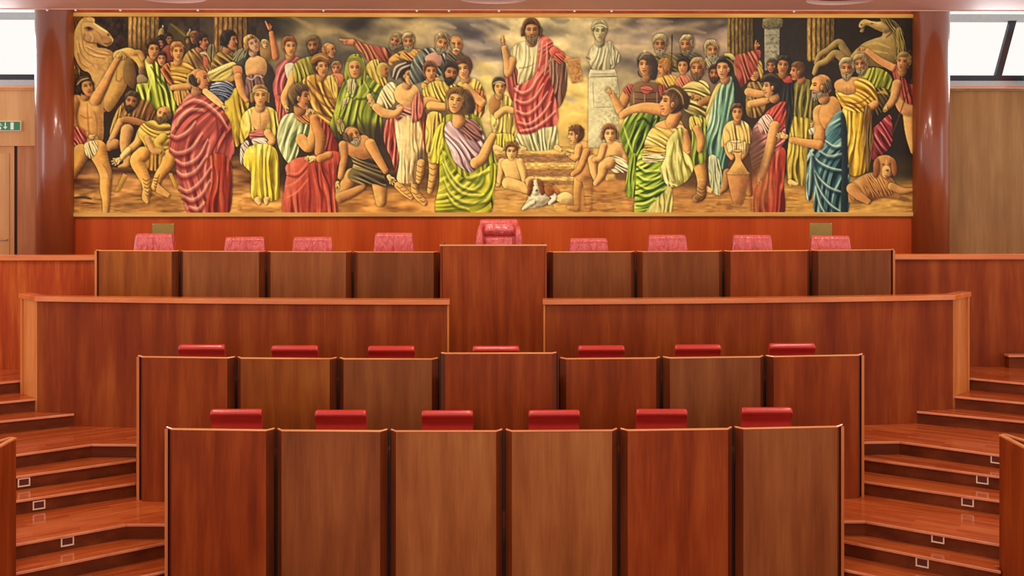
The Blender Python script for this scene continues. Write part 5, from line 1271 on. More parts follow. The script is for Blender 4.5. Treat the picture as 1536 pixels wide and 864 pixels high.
    # veiled woman
    p.cloth("-10,640 60,600 140,620 180,720 120,900 -10,900", (156, 120, 60), 70, 44, .6); p.head(52, 508, 92, .08, (220, 154, 100), (50, 36, 28), female=True); p.cloth("-10,470 0,410 60,386 116,420 140,560 120,620 100,520 60,440 10,450", (186, 156, 76), 60, 28, .6)
    p.limb("0,690,36 100,710,34 170,700,24", (222, 160, 100)); p.limb("20,800,34 120,780,34 190,760,26", (224, 160, 98)); p.hand(180, 750, 30, -10, SKL, 12)
    # woman in rose and red
    p.cloth("56,1390 160,1290 260,1190 340,1230 322,1500 318,1800 46,1800 36,1500", (194, 70, 50), 92, 50, .6, seed=2, hi=(236, 144, 112), dark=(100, 26, 18), r=46)
    p.cloth("0,1180 40,1030 120,940 300,930 340,1080 300,1180 160,1290 50,1400 20,1280", (226, 140, 142), 150, 40, .65, seed=1, hi=(252, 220, 218), dark=(140, 56, 62), bias=.15)
    p.cloth("130,940 180,860 300,780 340,800 336,960 290,1060 240,980", (196, 66, 56), 120, 40, .7, hi=(232, 130, 110)); p.cloth("90,960 170,890 230,960 180,1060 110,1060", (236, 186, 190), 60, 26, .7)
    p.limb("240,1000,48 200,1180,46 140,1380,38 104,1470,26", (228, 164, 100)); p.hand(96, 1480, 26, 100, SKL, 8)
    p.head(200, 646, 100, -.8, (222, 156, 100), (42, 30, 28), female=True, neck=(.35, 1.0)); p.form("110,610 130,550 210,520 280,560 300,620 240,600 170,600", (40, 30, 28), .85); p.stroke("130,560 200,530 280,570", 14, (120, 92, 60), .6)
    # philosopher in blue, nearest
    p.limb("660,880,76 650,1040,60 640,1160,50", (216, 150, 84)); p.form("640,900 690,780 770,730 830,800 850,960 760,1010 690,1020", (214, 148, 84), .85, hi=(244, 196, 124))
    p.cloth("700,1040 760,930 836,850 880,950 896,1100 902,1800 620,1800 596,1560 570,1660 528,1640 530,1400 546,1200 620,1210 700,1130", (62, 110, 128), 122, 70, .7, seed=3, curve=.4, hi=(206, 226, 218), dark=(10, 26, 40), r=50)
    for t in ("560,1220 640,1320 760,1380 880,1400", "580,1250 600,1400 720,1540 870,1600", "590,1400 640,1560 740,1700 860,1780", "570,1250 560,1450 550,1620", "700,1130 780,1180 880,1170", "640,1220 740,1270 870,1240", "610,1540 650,1700 700,1790"):
        q = [[float(v) for v in a.split(',')] for a in t.split()]
        p.stroke([(x + 14, y + 22) for x, y in q], 54, (14, 34, 50), .75); p.stroke(q, 36, (150, 190, 192), .6); p.stroke([(x - 4, y - 6) for x, y in q], 12, (226, 238, 226), .6)
    p.form("840,900 890,960 902,1300 900,1790 840,1790 850,1300", (24, 46, 60), .4)
    p.limb("640,1166,44 510,1146,34 400,1122,28", (222, 156, 88)); p.hand(330, 1090, 44, 190, SKL, 16, thumb=-1); p.hand(576, 990, 26, -80, SKL); p.cloth("548,1030 600,1010 596,1060 560,1080", (226, 222, 200), 60, 16, .9)
    p.head(644, 640, 116, -.9, (218, 152, 90), (70, 60, 52), beard=(176, 164, 144), bald=True, neck=(.35, .95))
    # hound
    p.form("910,1660 910,1560 960,1490 1100,1420 1240,1430 1330,1500 1350,1570 1490,1550 1496,1590 1370,1620 1450,1650 1440,1676 1300,1650 1180,1650 1090,1690 930,1690", (192, 128, 70), .9, 40, tex=.12, hi=(248, 204, 140), dark=(76, 40, 18))
    p.cloth("930,1650 920,1570 970,1500 1100,1430 1240,1440 1320,1510 1330,1600 1180,1640 1090,1670", (190, 126, 68), 60, 22, .5, hi=(240, 196, 130), dark=(96, 54, 24), bev=.9); p.stroke("960,1640 1100,1650 1180,1620", 24, (120, 72, 34), .6); p.form("1150,1310 1190,1270 1260,1260 1310,1290 1322,1360 1304,1440 1262,1474 1220,1450 1180,1400", (198, 132, 74), .9); p.form("1138,1330 1168,1284 1196,1330 1192,1420 1162,1470 1136,1420", (150, 86, 42), .8); p.form("1296,1282 1336,1312 1350,1400 1328,1452 1302,1400", (156, 92, 46), .8)
    p.form("1216,1376 1252,1352 1288,1380 1284,1444 1246,1466 1216,1436", (230, 176, 112), .8); p.stroke("1250,1290 1252,1360", 20, (232, 180, 116), .7); p.blob(1222, 1342, 13, 10, (40, 22, 14), .95); p.blob(1284, 1338, 12, 10, (40, 22, 14), .95); p.blob(1262, 1396, 18, 13, (44, 24, 16), .95); p.stroke("1236,1440 1270,1456 1306,1440", 10, (90, 40, 24), .8)
    p.limb("940,1560,50 1000,1620,40 1090,1680,24", (200, 136, 76)); p.limb("1300,1540,34 1400,1580,28 1490,1575,16", (206, 142, 82))

def paint_mural():
    p = Paint()
    mural_ground(p)
    for fn in (mural_a, mural_b, mural_c, mural_e, mural_d): fn(p)
    # last pass: crisper edges and a touch more contrast, as varnish gives
    lum = p.im.mean(2)
    b = np.stack([p.blur(p.im[..., k], 3) for k in range(3)], 2)
    p.im[:] = np.clip(p.im + .40 * (p.im - b), 0, 1)
    # one warm varnish over everything: tames the reds and greens, deepens the darks
    yy, xx = np.mgrid[0:p.H, 0:p.W].astype(np.float32)
    g = p.im.mean(2, keepdims=True)
    p.im[:] = g + (p.im - g) * .90
    mott = (p.noise(xx / 26, yy / 20, 3) * .6 + p.noise(xx / 9, yy / 8, 1) * .4 - .5)[..., None]
    p.im[:] = np.clip(((p.im - .40) * 1.14 + .41) * np.array([.99, 1.0, .85], np.float32) * (1 + .22 * mott), 0, 1)
    a = p.im
    return a.reshape(p.H // 2, 2, p.W // 2, 2, 3).mean((1, 3)) if p.H % 2 == 0 and p.W % 2 == 0 else a

# ------------------------------------------------------------------ step lights
def step_light(x, y, z, ang, label):
    """small framed lamp let into a riser; local +x along the riser, -y out of it"""
    t = thing('step_light', label, 'step light', (x, y, z), ang, 'step lights in the stair risers')
    bm = bmesh.new()
    w, h, b = .066, .05, .014
    box(bm, -w, w, -.012, .004, h - b, h); box(bm, -w, w, -.012, .004, -h, -h + b)
    box(bm, -w, -w + b, -.012, .004, -h + b, h - b); box(bm, w - b, w, -.012, .004, -h + b, h - b)
    link('frame', bm, M['bright_brass'], t)
    link('lens', bmbox(-w + b, w - b, -.004, .003, -h + b, h - b), M['lens'], t)
A = math.radians
for x, y, z, a_, lab in (
        (-5.448, 12.724, .763, 32.02, 'small brass framed step light, highest on the left stairs'),
        (-5.161, 12.447, .586, 31.63, 'small brass framed step light, second highest on the left stairs'),
        (-4.547, 11.684, .434, 33.69, 'small brass framed step light, second lowest on the left stairs'),
        (-4.293, 11.511, .242, 35.35, 'small brass framed step light, lowest on the left stairs'),
        (5.861, 12.842, .955, -34.21, 'small brass framed step light half hidden by the right wing desk'),
        (5.598, 12.630, .779, -32.02, 'small brass framed step light, second highest on the right stairs'),
        (5.309, 12.355, .606, -31.63, 'small brass framed step light in the middle of the right stairs'),
        (4.669, 11.602, .452, -33.69, 'small brass framed step light, second lowest on the right stairs'),
        (4.430, 11.414, .265, -35.35, 'small brass framed step light, lowest on the right stairs')):
    step_light(x, y, z, A(a_), lab)

# ------------------------------------------------------------------ walls, columns, windows, ceiling
struct('wall_back', bmbox(-7.2, 7.12, BACK, BACK + .2, ZR, 7.25), M['back_wall'])
def column(name, x, r):
    bm = bmesh.new(); cyl(bm, 0, 0, ZR, 7.25, r, n=64)
    for f in bm.faces:
        if abs(f.normal.z) < .5: f.smooth = True
    struct(name, bm, M['column'], loc=(x, 17.62, 0))
column('column', -7.045, .305)
column('column', 6.965, .295)

WY = 19.2
def outer_wall(side, s, mat):
    x0, x1 = 7.12, 13.0
    X = lambda a, b: (min(s * a, s * b), max(s * a, s * b))
    if s < 0:
        # wall with a door opening
        bm = bmbox(*X(7.2, 13), WY, WY + .2, 4.75, 5.76)
        box(bm, *X(9.6, 13), WY, WY + .2, ZR, 4.75)
    else:
        bm = bmbox(*X(7.12, 13), WY, WY + .2, ZR, 5.76)
    struct('wall_' + side, bm, mat)
    # sill, dark frame, glass, head
    w = struct('window_%d' % (1 if s < 0 else 2), bmbox(*X(7.1, 13), WY - .02, WY + .06, 5.895, 5.99), M['dark_metal'])
    link('sill', bmbox(*X(7.1, 13), WY - .05, WY + .2, 5.80, 5.893), M['light_metal'], w)
    link('sill_edge', bmbox(*X(7.1, 13), WY - .06, WY - .05, 5.765, 5.80), M['edge'], w)
    link('pane', bmbox(*X(7.1, 13), WY + .10, WY + .106, 5.99, 7.0), M['glass'], w)
    bm = bmesh.new()
    for k in range(3):
        xb, xt = s * (8.80 + 1.9 * k), s * (9.065 + 1.9 * k)
        q = [(xb - .055, 5.99), (xb + .055, 5.99), (xt + .055, 6.97), (xt - .055, 6.97)]
        a = [bm.verts.new((x, WY + .0, z)) for x, z in q]; c = [bm.verts.new((x, WY + .09, z)) for x, z in q]
        bm.faces.new(a); bm.faces.new(c)
        for i in range(4): bm.faces.new((a[i], a[(i + 1) % 4], c[(i + 1) % 4], c[i]))
    link('mullion', bm, M['dark_metal'], w)
    link('head', bmbox(*X(7.1, 13), WY - .05, WY + .2, 6.95 if s > 0 else 6.965, 7.06), M['light_metal'], w)
    struct('trim_%d' % (1 if s < 0 else 2), bmbox(*X(7.1, 13), WY - .03, WY, 5.72, 5.764), M['oak_l'] if s < 0 else M['oak_r'])
outer_wall('left', -1, M['oak_l'])
outer_wall('right', 1, M['oak_r'])
link_ = struct('trim_3', rbox(9.16, 9.36, 18.6, 18.9, 5.79, 6.80, .01), M['dark_metal'])
link('edge_strip', bmbox(9.145, 9.16, 18.62, 18.88, 5.79, 6.80), M['panel_a'], link_)

d = struct('door_1', bmbox(-9.6, -8.41, WY + .05, WY + .1, ZR, 4.75), M['oak_l'])
for x0 in (-9.5, -8.95):
    link('door_panel', rbox(x0, x0 + .46, WY + .035, WY + .05, ZR + .15, 4.62, .005), M['oak_l'], d)
link('door_gap', bmbox(-8.412, -8.353, WY + .07, WY + .12, ZR, 4.75), M['gap'], d)
link('fixed_panel', bmbox(-8.355, -7.2, WY + .05, WY + .1, ZR, 4.75), wood('reddish oak', (170, 106, 66), (188, 124, 80), (204, 144, 98), band=6, fine=50), d)
hb = bmesh.new(); tube(hb, [(-8.52, WY + .05, 3.12), (-8.52, WY - .01, 3.12), (-8.64, WY - .01, 3.12)], .011)
link('door_handle', hb, M['chrome'], d)

# exit sign: pictogram, arrow and door bar on green
t = thing('exit_sign', 'green exit sign with white arrow, on the oak wall left of the column', 'sign', (-8.51, WY, 5.094))
link('housing', rbox(-.26, .26, -.06, 0, -.088, .088, .008), M['signwhite'], t)
link('face', bmbox(-.248, .248, -.064, -.059, -.076, .076), M['green'], t)
def glyph(bm, pts):
    a = [bm.verts.new((x, -.068, z)) for x, z in pts]; c = [bm.verts.new((x, -.063, z)) for x, z in pts]
    bm.faces.new(a); bm.faces.new(c)
    for i in range(len(pts)): bm.faces.new((a[i], a[(i + 1) % len(pts)], c[(i + 1) % len(pts)], c[i]))
bm = bmesh.new(); glyph(bm, [(-.012, .062), (.008, .062), (.008, -.012), (.036, -.012), (-.002, -.058), (-.040, -.012), (-.012, -.012)])
link('arrow', bm, M['signwhite'], t)
bm = bmesh.new(); glyph(bm, [(.088, .062), (.142, .062), (.142, -.062), (.088, -.062)])
link('door_symbol', bm, M['signwhite'], t)
bm = bmesh.new()
glyph(bm, [(-.105, .046), (-.086, .054), (-.075, .042), (-.088, .030)])                       # head
glyph(bm, [(-.128, .032), (-.098, .026), (-.092, -.012), (-.122, -.010)])                      # trunk
glyph(bm, [(-.122, -.010), (-.104, -.010), (-.138, -.036), (-.176, -.036), (-.176, -.050), (-.134, -.050)])
glyph(bm, [(-.108, -.008), (-.092, -.012), (-.068, -.030), (-.082, -.064), (-.098, -.060), (-.090, -.034)])
glyph(bm, [(-.100, .024), (-.094, .010), (-.064, .004), (-.052, .020), (-.066, .024), (-.072, .016)])
glyph(bm, [(-.128, .032), (-.122, .018), (-.150, .010), (-.158, -.012), (-.170, -.006), (-.160, .020)])
link('running_figure', bm, M['signwhite'], t)

# ceiling: plaster soffit with round recesses for the lamps
CZ, CE = 6.845, 17.18
REC = [(-4.75, 16.08), (-.06, 16.10), (5.06, 16.14), (-4.75, 12.6), (-.06, 12.6), (5.06, 12.6), (-4.75, 9.2), (-.06, 9.2), (5.06, 9.2)]
c = struct('ceiling', bmbox(-13, 13, 5.0, CE, CZ, CZ + .14), M['ceiling'])
link('soffit_lip', bmbox(-13, 13, CE, CE + .03, CZ - .012, CZ + .14), M['ceiling'], c)
mod_bm = bmesh.new()
for x, y in REC: cyl(mod_bm, x, y, CZ - .05, CZ + .09, .5, n=48)
cut = link('cutter', mod_bm, M['ceiling'])
mo = c.modifiers.new('recess', 'BOOLEAN'); mo.object = cut; mo.operation = 'DIFFERENCE'; mo.solver = 'EXACT'
bpy.context.view_layer.update()
dg = bpy.context.evaluated_depsgraph_get()
nm = bpy.data.meshes.new_from_object(c.evaluated_get(dg))
c.modifiers.clear(); c.data = nm
bpy.data.objects.remove(cut, do_unlink=True)
WHERE = ['at the left, nearest the painting', 'at the middle, nearest the painting', 'at the right, nearest the painting']
proto = None
for i, (x, y) in enumerate(REC[:3]):
    t = thing('ceiling_lamp', 'round recessed ceiling lamp ' + WHERE[i], 'ceiling light', (x, y, CZ + .09), 0, 'round ceiling lamps')
    bm = bmesh.new(); cyl(bm, 0, 0, -.03, -.001, .40, .42, n=40)
    link('diffuser', bm, plain('copper reflector', (168, 96, 66), .35, .2), t)
    bm = bmesh.new()
    n = 48
    for k in range(n):
        a0, a1 = 2 * PI * k / n, 2 * PI * (k + 1) / n
        q = []
        for r, z in ((.42, -.035), (.445, -.035), (.445, -.001), (.42, -.001)):
            q.append([(r * math.cos(a0), r * math.sin(a0), z), (r * math.cos(a1), r * math.sin(a1), z)])
        for j in range(4):
            p0, p1 = q[j], q[(j + 1) % 4]
            bm.faces.new([bm.verts.new(v) for v in (p0[0], p0[1], p1[1], p1[0])])
    bmesh.ops.remove_doubles(bm, verts=bm.verts, dist=1e-5)
    link('trim_ring', bm, M['panel_e'], t)

for i, px in enumerate((-6.99, -6.55, -5.86, -4.66, -2.71, -1.26, -.76, .02, 1.2, 1.78, 4.64)):
    t = thing('picture_spotlight', 'tiny white spotlight under the ceiling edge, %s along the painting' %
              (['above the left column', 'second from the left', 'third from the left', 'fourth from the left', 'fifth from the left', 'sixth from the left',
                'left of the very middle', 'at the very middle', 'fourth from the right', 'third from the right', 'rightmost'][i]),
              'spotlight', (px, CE - .015, CZ - .012 + .0), 0, 'tiny spotlights on the ceiling edge')
    bm = bmesh.new(); cyl(bm, 0, 0, -.022, 0, .016, .022, n=12); link('shade', bm, M['white'], t)
    bm = bmesh.new(); cyl(bm, 0, 0, -.025, -.022, .012, n=12); link('lamp_face', bm, M['lamp'], t)

# ------------------------------------------------------------------ brass plaques on the back wall
for x0, x1, lab in ((-5.518, -5.168, 'small brass plaque on the back wall, left, above a red chair'), (5.022, 5.388, 'small dull brass plaque on the back wall at the right')):
    t = thing('wall_plaque', lab, 'plaque', ((x0 + x1) / 2, BACK, 3.355))
    link('plate', rbox(-(x1 - x0) / 2, (x1 - x0) / 2, -.012, 0, -.135, .135, .004, 1), M['brass'], t)
    bm = bmesh.new()
    for u in (-1, 1):
        for v in (-1, 1):
            bmesh.ops.create_uvsphere(bm, u_segments=8, v_segments=6, radius=.009, matrix=Matrix.Translation((u * ((x1 - x0) / 2 - .02), -.013, v * .115)))
    link('screws', bm, M['bright_brass'], t)

# ------------------------------------------------------------------ chairs
def backrest_mesh(profile, half_w, round_side=.05, taper=None, n=14):
    """profile: closed (y,z) outline; swept along x, the two ends drawn in to a rounded edge"""
    bm = bmesh.new()
    cy = sum(p[0] for p in profile) / len(profile); czz = sum(p[1] for p in profile) / len(profile)
    rings = []
    st = [(-1 + (1 - math.cos(PI / 2 * k / 4)) * 0, k) for k in range(1)]
    xs = []
    for k in range(6):
        a = PI / 2 * k / 5
        xs.append((-half_w + round_side * (1 - math.sin(a)), 1 - (1 - math.cos(PI / 2 - a)) if False else 0, a))
    seq = []
    for k in range(6):
        a = PI / 2 * k / 5                       # 0 at the very end, pi/2 where the full section starts
        seq.append((-half_w + round_side * (1 - math.cos(a)), 1 - math.sin(a)))
    for k in range(1, n):
        seq.append((-half_w + round_side + (2 * half_w - 2 * round_side) * k / n, 0))
    seq += [(-x, i) for x, i in reversed(seq[:6])]
    for x, ins in seq:
        ring = []
        for y, z in profile:
            dy, dz = y - cy, z - czz
            L_ = math.hypot(dy, dz)
            sh = ins * round_side * .8
            yy = y - dy / L_ * min(sh, L_ * .8); zz = z - dz / L_ * min(sh, L_ * .8) * .6
            xx = x * (taper(z) if taper else 1)
            ring.append(bm.verts.new((xx, yy, zz)))
        rings.append(ring)
    m = len(profile)
    for a, c in zip(rings, rings[1:]):
        for i in range(m):
            bm.faces.new((a[i], a[(i + 1) % m], c[(i + 1) % m], c[i]))
    bm.faces.new(rings[0]); bm.faces.new(list(reversed(rings[-1])))
    return bm

def chair_base(t, seat_z, mat, w=.25):
    bm = rbox(-w, w, -.27, .22, seat_z - .10, seat_z, .035, 3); link('seat', bm, mat, t, smooth=True)
    bm = bmesh.new(); cyl(bm, 0, 0, .10, seat_z - .10, .028, n=16); link('gas_column', bm, M['chrome'], t)
    for k in range(5):
        a = 2 * PI * k / 5 + .3
        bm = bmesh.new(); tube(bm, [(0.02 * math.cos(a), .02 * math.sin(a), .12), (.15 * math.cos(a), .15 * math.sin(a), .105), (.29 * math.cos(a), .29 * math.sin(a), .075)], [.028, .022, .016])
        l = link('base_arm', bm, M['chrome'], t)
        bm = bmesh.new(); cyl(bm, .29 * math.cos(a), .29 * math.sin(a), 0, .06, .027, n=14); link('caster', bm, M['black'], l)
    for s in (-1, 1):
        bm = bmesh.new(); tube(bm, [(s * (w + .02), .18, seat_z - .05), (s * (w + .05), .12, seat_z + .12), (s * (w + .05), -.02, seat_z + .2), (s * (w + .05), -.2, seat_z + .2)], .022)
        link('armrest', bm, mat, t, smooth=True)

def council_chair(label, loc, group, rot=0.0):
    t = thing('council_chair', label, 'chair', loc, rot, group)
    seat = .47
    chair_base(t, seat, M['red'])
    # side outline of the back: overhanging rolled head, hollow below it, then the lumbar swell
    H = 1.175
    prof = []
    for k in range(11):                              # roll at the top
        a = A(-78) + A(230) * k / 10
        prof.append((.255 - .048 * math.cos(a) * 1.0, H - .048 + .048 * math.sin(a)))
    front = [(.302, H - .06)]
    pts = []
    for k in range(9):
        a = A(200 - 200 * k / 8)
        pts.append((.225 + .050 * math.cos(a), H - .050 + .050 * math.sin(a)))
    pts += [(.285, H - .2), (.272, H - .45), (.255, H - .72), (.215, H - .73), (.20, H - .60), (.205, H - .45), (.222, H - .30), (.236, H - .2), (.234, H - .13), (.205, H - .086)]
    bm = backrest_mesh(pts, .283, .03)
    link('backrest', bm, M['red'], t, smooth=True)
    bm = bmesh.new(); tube(bm, [(0, .17, seat - .06), (0, .29, seat - .02), (0, .285, seat + .25)], .02); link('back_bracket', bm, M['chrome'], t)
    return t

X3 = [-2.915, -1.744, -.557, .633, 1.827, 3.023]
zoff3 = [0, 0, 0, 0, 0, 0]
for i, x in enumerate(X3):
    lab = 'red leather chair behind the %s desk of the lowest nearest row' % ('rightmost' if i == 5 else ORD[i])
    if i == 0:
        chair0 = council_chair(lab, (x, 12.0 + x * x / 84, ZB), 'red chairs of the nearest row')
    else:
        dup(chair0, (x, 12.0 + x * x / 84, ZB), A((i * 37) % 7 - 3) * .4, lab, 'red chairs of the nearest row')
X2 = [-3.655, -2.492, -1.302, -.02, 1.274, 2.473, 3.666]
L2 = ['at the left end of the middle row', 'second from the left in the middle row', 'just left of the raised centre desk, middle row',
      'behind the raised centre desk, middle row', 'just right of the raised centre desk, middle row', 'second from the right in the middle row', 'at the right end of the middle row']
for i, x in enumerate(X2):
    dup(chair0, (x, 13.26 + x * x / 84, ZA), A((i * 29) % 7 - 3) * .4, 'red leather chair ' + L2[i], 'red chairs of the middle row')

def soft_back(t, H, wt, wb, mat, pillow, seed):
    rnd = random.Random(seed)
    hw = wb / 2
    tp = lambda z: 1 - (1 - wt / wb) * max(0, min(1, (z - (H - .34)) / .34))
    pts = []
    for k in range(9):
        a = A(195 - 195 * k / 8)
        pts.append((.235 + .062 * math.cos(a), H - .055 + .055 * math.sin(a)))
    pts += [(.30, H - .25), (.29, H - .5), (.27, H - .85), (.20, H - .86), (.18, H - .62), (.17, H - .42), (.165, H - .3), (.164, H - .2), (.168, H - .12)]
    bm = backrest_mesh(pts, hw, .035, tp, 26)
    bmesh.ops.subdivide_edges(bm, edges=[e for e in bm.edges if abs(e.verts[0].co.x - e.verts[1].co.x) < .004], cuts=1)
    ph = [rnd.uniform(0, 6) for _ in range(6)]
    for v in bm.verts:                               # creases in the soft leather
        if v.co.y < .235 and v.co.z > H - .4:
            w = math.sin(v.co.x * 46 + ph[0] + v.co.z * 9) + .7 * math.sin(v.co.x * 83 + ph[1] - v.co.z * 14)
            seam = -.012 * math.exp(-(v.co.x / .011) ** 2)
            v.co.y += .0035 * w - seam
    link('backrest', bm, mat, t, smooth=True)
    bm = bmesh.new(); tube(bm, [(0.0, .171, H - .06), (0.0, .166, H - .2), (0.0, .172, H - .34)], .004, 6); link('seam_piping', bm, mat, t, smooth=True)

def top_chair(label, loc, rot, seed, H=1.30):
    t = thing('executive_chair', label, 'chair', loc, rot, 'soft pinkish red chairs of the top row')
    chair_base(t, .50, M['pink'], .26)
    soft_back(t, H, .54, .62, M['pink'], False, seed)
    return t
T1 = [(-5.027, 3.409, -4, 'at the left end of the top row, before a brass plaque'), (-3.661, 3.359, 9, 'second from the left in the top row'), (-2.681, 3.358, 6, 'third from the left in the top row'),
      (-1.543, 3.416, -7, 'in the top row, next left of the lectern'), (1.354, 3.335, 5, 'in the top row, next right of the lectern, lowest of all'), (2.508, 3.383, 4, 'third from the right in the top row'),
      (3.724, 3.382, -5, 'second from the right in the top row'), (4.874, 3.371, -6, 'at the right end of the top row, before a brass plaque')]
for i, (x, zt, r, lab) in enumerate(T1):
    top_chair('pinkish red leather chair ' + lab, (x, 15.92, ZR), A(r), 11 + i, zt - ZR + .005)

# the president's chair: tall, head cushion hanging over a hollow, padded wings
t = thing('president_chair', 'high red leather armchair with head cushion, behind the tall lectern', 'chair', (.03, 16.05, ZR), A(3))
chair_base(t, .52, M['pink'], .28)
H = 1.535
tp = lambda z: 1 - .12 * max(0, min(1, (z - (H - .40)) / .40))
pts = []
for k in range(9):
    a = A(190 - 190 * k / 8); pts.append((.25 + .06 * math.cos(a), H - .06 + .055 * math.sin(a)))
pts += [(.31, H - .3), (.30, H - .6), (.28, H - 1.0), (.215, H - 1.0), (.20, H - .7), (.205, H - .4), (.21, H - .25), (.205, H - .12)]
bm = backrest_mesh(pts, .315, .05, tp, 12); link('backrest', bm, M['pink'], t, smooth=True)
pts = []
for k in range(13):
    a = A(90 + 180 * k / 12); pts.append((.225 + .10 * math.cos(a) * (1.15 if k > 6 else .7), H - .115 - (.075 if k < 7 else .135) * -math.sin(a) * 1.0))
pts += [(.25, H - .25), (.26, H - .05)]
bm = backrest_mesh(pts, .232, .045, tp, 22)
rnd = random.Random(3)
for v in bm.verts:
    if v.co.y < .2: v.co.y += .006 * math.sin(v.co.x * 60 + v.co.z * 12) * max(0, (H - .05 - v.co.z) / .2)
link('head_cushion', bm, M['pink'], t, smooth=True)
bm = rbox(-.205, .205, .13, .22, H - .85, H - .265, .035, 4); link('back_cushion', bm, M['pink'], t, smooth=True)
for s in (-1, 1):
    bm = bmesh.new()
    tube(bm, [(s * .272, .20, H - .10), (s * .282, .165, H - .18), (s * .288, .15, H - .26), (s * .292, .145, H - .34), (s * .292, .145, H - .6)], [.03, .045, .05, .056, .05], 12)
    for v in bm.verts:
        v.co.y += .008 * math.sin(v.co.z * 95 + s)
    link('side_wing', bm, M['pink'], t, smooth=True)

# ------------------------------------------------------------------ the painting
t = thing('mural_painting', 'very wide gilt-framed painting of a robed crowd around an orator in red', 'painting', (-.055, BACK, 5.22))
x0, x1, z0, z1 = -6.790, 6.790, -1.628, 1.622
fb = .052
link('frame_bottom', rbox(x0, x1, -.07, -.002, z0, z0 + .066, .006, 1), M['gold'], t)
link('frame_top', rbox(x0, x1, -.07, -.002, z1 - .064, z1, .006, 1), M['gold'], t)
link('frame_left', rbox(x0, x0 + fb, -.07, -.002, z0 + .066, z1 - .064, .006, 1), M['gold_v'], t)
link('frame_right', rbox(x1 - .062, x1, -.07, -.002, z0 + .066, z1 - .064, .006, 1), M['gold_v'], t)
def canvas(img, px0, px1, corners):
    """img: H x W x 3 sRGB picture sampled at the vertices of a fine flat grid"""
    Hh, Ww = img.shape[:2]
    cx0, cx1, cz0, cz1 = x0 + fb - .004, x1 - .058, z0 + .062, z1 - .060
    me = bpy.data.meshes.new('canvas')
    u = np.linspace(0, 1, Ww); v = np.linspace(0, 1, Hh)
    U, V = np.meshgrid(u, v)
    co = np.zeros((Hh * Ww, 3), np.float32)
    co[:, 0] = (cx0 + (cx1 - cx0) * U).ravel(); co[:, 1] = -.045; co[:, 2] = (cz1 + (cz0 - cz1) * V).ravel()
    i = np.arange((Hh - 1) * (Ww - 1)); r = i // (Ww - 1); c_ = i % (Ww - 1); a = r * Ww + c_
    quads = np.stack([a, a + Ww, a + Ww + 1, a + 1], 1).astype(np.int32).ravel()
    me.vertices.add(Hh * Ww); me.vertices.foreach_set('co', co.ravel())
    nf = (Hh - 1) * (Ww - 1)
    me.loops.add(nf * 4); me.loops.foreach_set('vertex_index', quads)
    me.polygons.add(nf); me.polygons.foreach_set('loop_start', np.arange(0, nf * 4, 4, dtype=np.int32))
    try: me.polygons.foreach_set('loop_total', np.full(nf, 4, np.int32))
    except Exception: pass
    me.update(calc_edges=True)
    at = me.color_attributes.new('paint', 'FLOAT_COLOR', 'POINT')
    s = np.clip(img, 0, 1)
    l = np.where(s <= .04045, s / 12.92, ((s + .055) / 1.055) ** 2.4)
    rgba = np.ones((Hh * Ww, 4), np.float32); rgba[:, :3] = l.reshape(-1, 3)
    at.data.foreach_set('color', rgba.ravel())
    m, nt, b = base_mat('oil paint', .5, 0, 0, .25)
    an = nt.nodes.new('ShaderNodeAttribute'); an.attribute_name = 'paint'
    nt.links.new(an.outputs['Color'], b.inputs['Base Color'])
    me.materials.append(m)
    o = bpy.data.objects.new('canvas', me); COL.objects.link(o); o.parent = t
    o['label'] = 'painted canvas with robed figures, horses and columns'
    return o
canvas(paint_mural(), 0, 0, None)

# ------------------------------------------------------------------ camera
cd = bpy.data.cameras.new('camera'); cam = bpy.data.objects.new('camera', cd); COL.objects.link(cam)
cam.location = (0, 0, 4.39)
cam.rotation_euler = (PI / 2, 0, -A(.75))
cd.sensor_width = 36; cd.sensor_fit = 'HORIZONTAL'
cd.lens = 36 * 1650 / 1536
cd.shift_y = -(432 - 250) / 1536
cd.clip_end = 200
SC.camera = cam

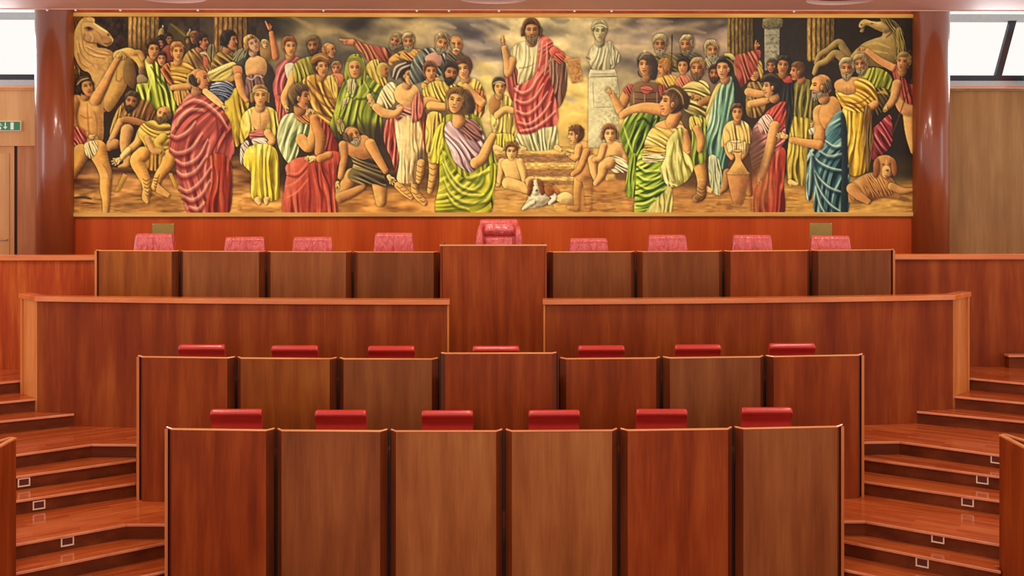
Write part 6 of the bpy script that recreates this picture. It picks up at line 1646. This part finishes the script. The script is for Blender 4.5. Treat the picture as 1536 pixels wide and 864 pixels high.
# ------------------------------------------------------------------ light
w = bpy.data.worlds.new('daylight'); SC.world = w; w.use_nodes = True
nt = w.node_tree
bg = nt.nodes['Background']; bg.inputs['Color'].default_value = (1, .97, .93, 1); bg.inputs['Strength'].default_value = WORLD_S
def area(name, loc, rot, sx, sy, power, col):
    l = bpy.data.lights.new(name, 'AREA'); l.shape = 'RECTANGLE'; l.size = sx; l.size_y = sy; l.energy = power; l.color = col
    o = bpy.data.objects.new(name, l); COL.objects.link(o); o.location = loc; o.rotation_euler = rot
    return o
for x, y in REC[3:]:  # assumed lamps in recesses out of view, giving the overhead light
    l = bpy.data.lights.new('assumed_recessed_lamp', 'AREA'); l.shape = 'DISK'; l.size = .8; l.energy = LAMP_W; l.color = (1, .88, .74)
    o = bpy.data.objects.new('assumed_recessed_lamp', l); COL.objects.link(o); o.location = (x, y, CZ + .045)
for x in (-11, 11):
    area('window_daylight', (x * .85, 19.0, 6.45), (A(-80), 0, A(25 if x > 0 else -25)), 3.0, .9, 140, (.92, .96, 1))

for x in (-5.2, -2.6, 0, 2.6, 5.2):  # added lamps, unseen in view, to brighten the painting and back wall
    l = bpy.data.lights.new('added_wall_wash', 'AREA'); l.shape = 'RECTANGLE'; l.size = 1.0; l.size_y = .3; l.energy = WASH_W; l.color = (1, .90, .78); l.spread = A(120)
    o = bpy.data.objects.new('added_wall_wash', l); COL.objects.link(o); o.location = (x, 13.6, CZ - .02)
    o.rotation_euler = (Vector((x * 1.04, 17.6, 5.0)) - Vector(o.location)).to_track_quat('-Z', 'Y').to_euler()

# assumed daylight, added out of view at both sides; no windows stand there
area('assumed_side_daylight', (-12.6, 12.6, 4.6), (PI / 2, 0, -PI / 2), 2.4, 4.4, SIDE_W, (.93, .96, 1))
area('assumed_side_daylight', (12.6, 12.6, 4.6), (PI / 2, 0, PI / 2), 2.4, 4.4, SIDE_W * .6, (.93, .96, 1))

vs = SC.view_settings
vs.view_transform = 'Standard'; vs.look = 'None'; vs.exposure = EXPO; vs.gamma = 1; vs.use_curve_mapping = False
SC.display_settings.display_device = 'sRGB'
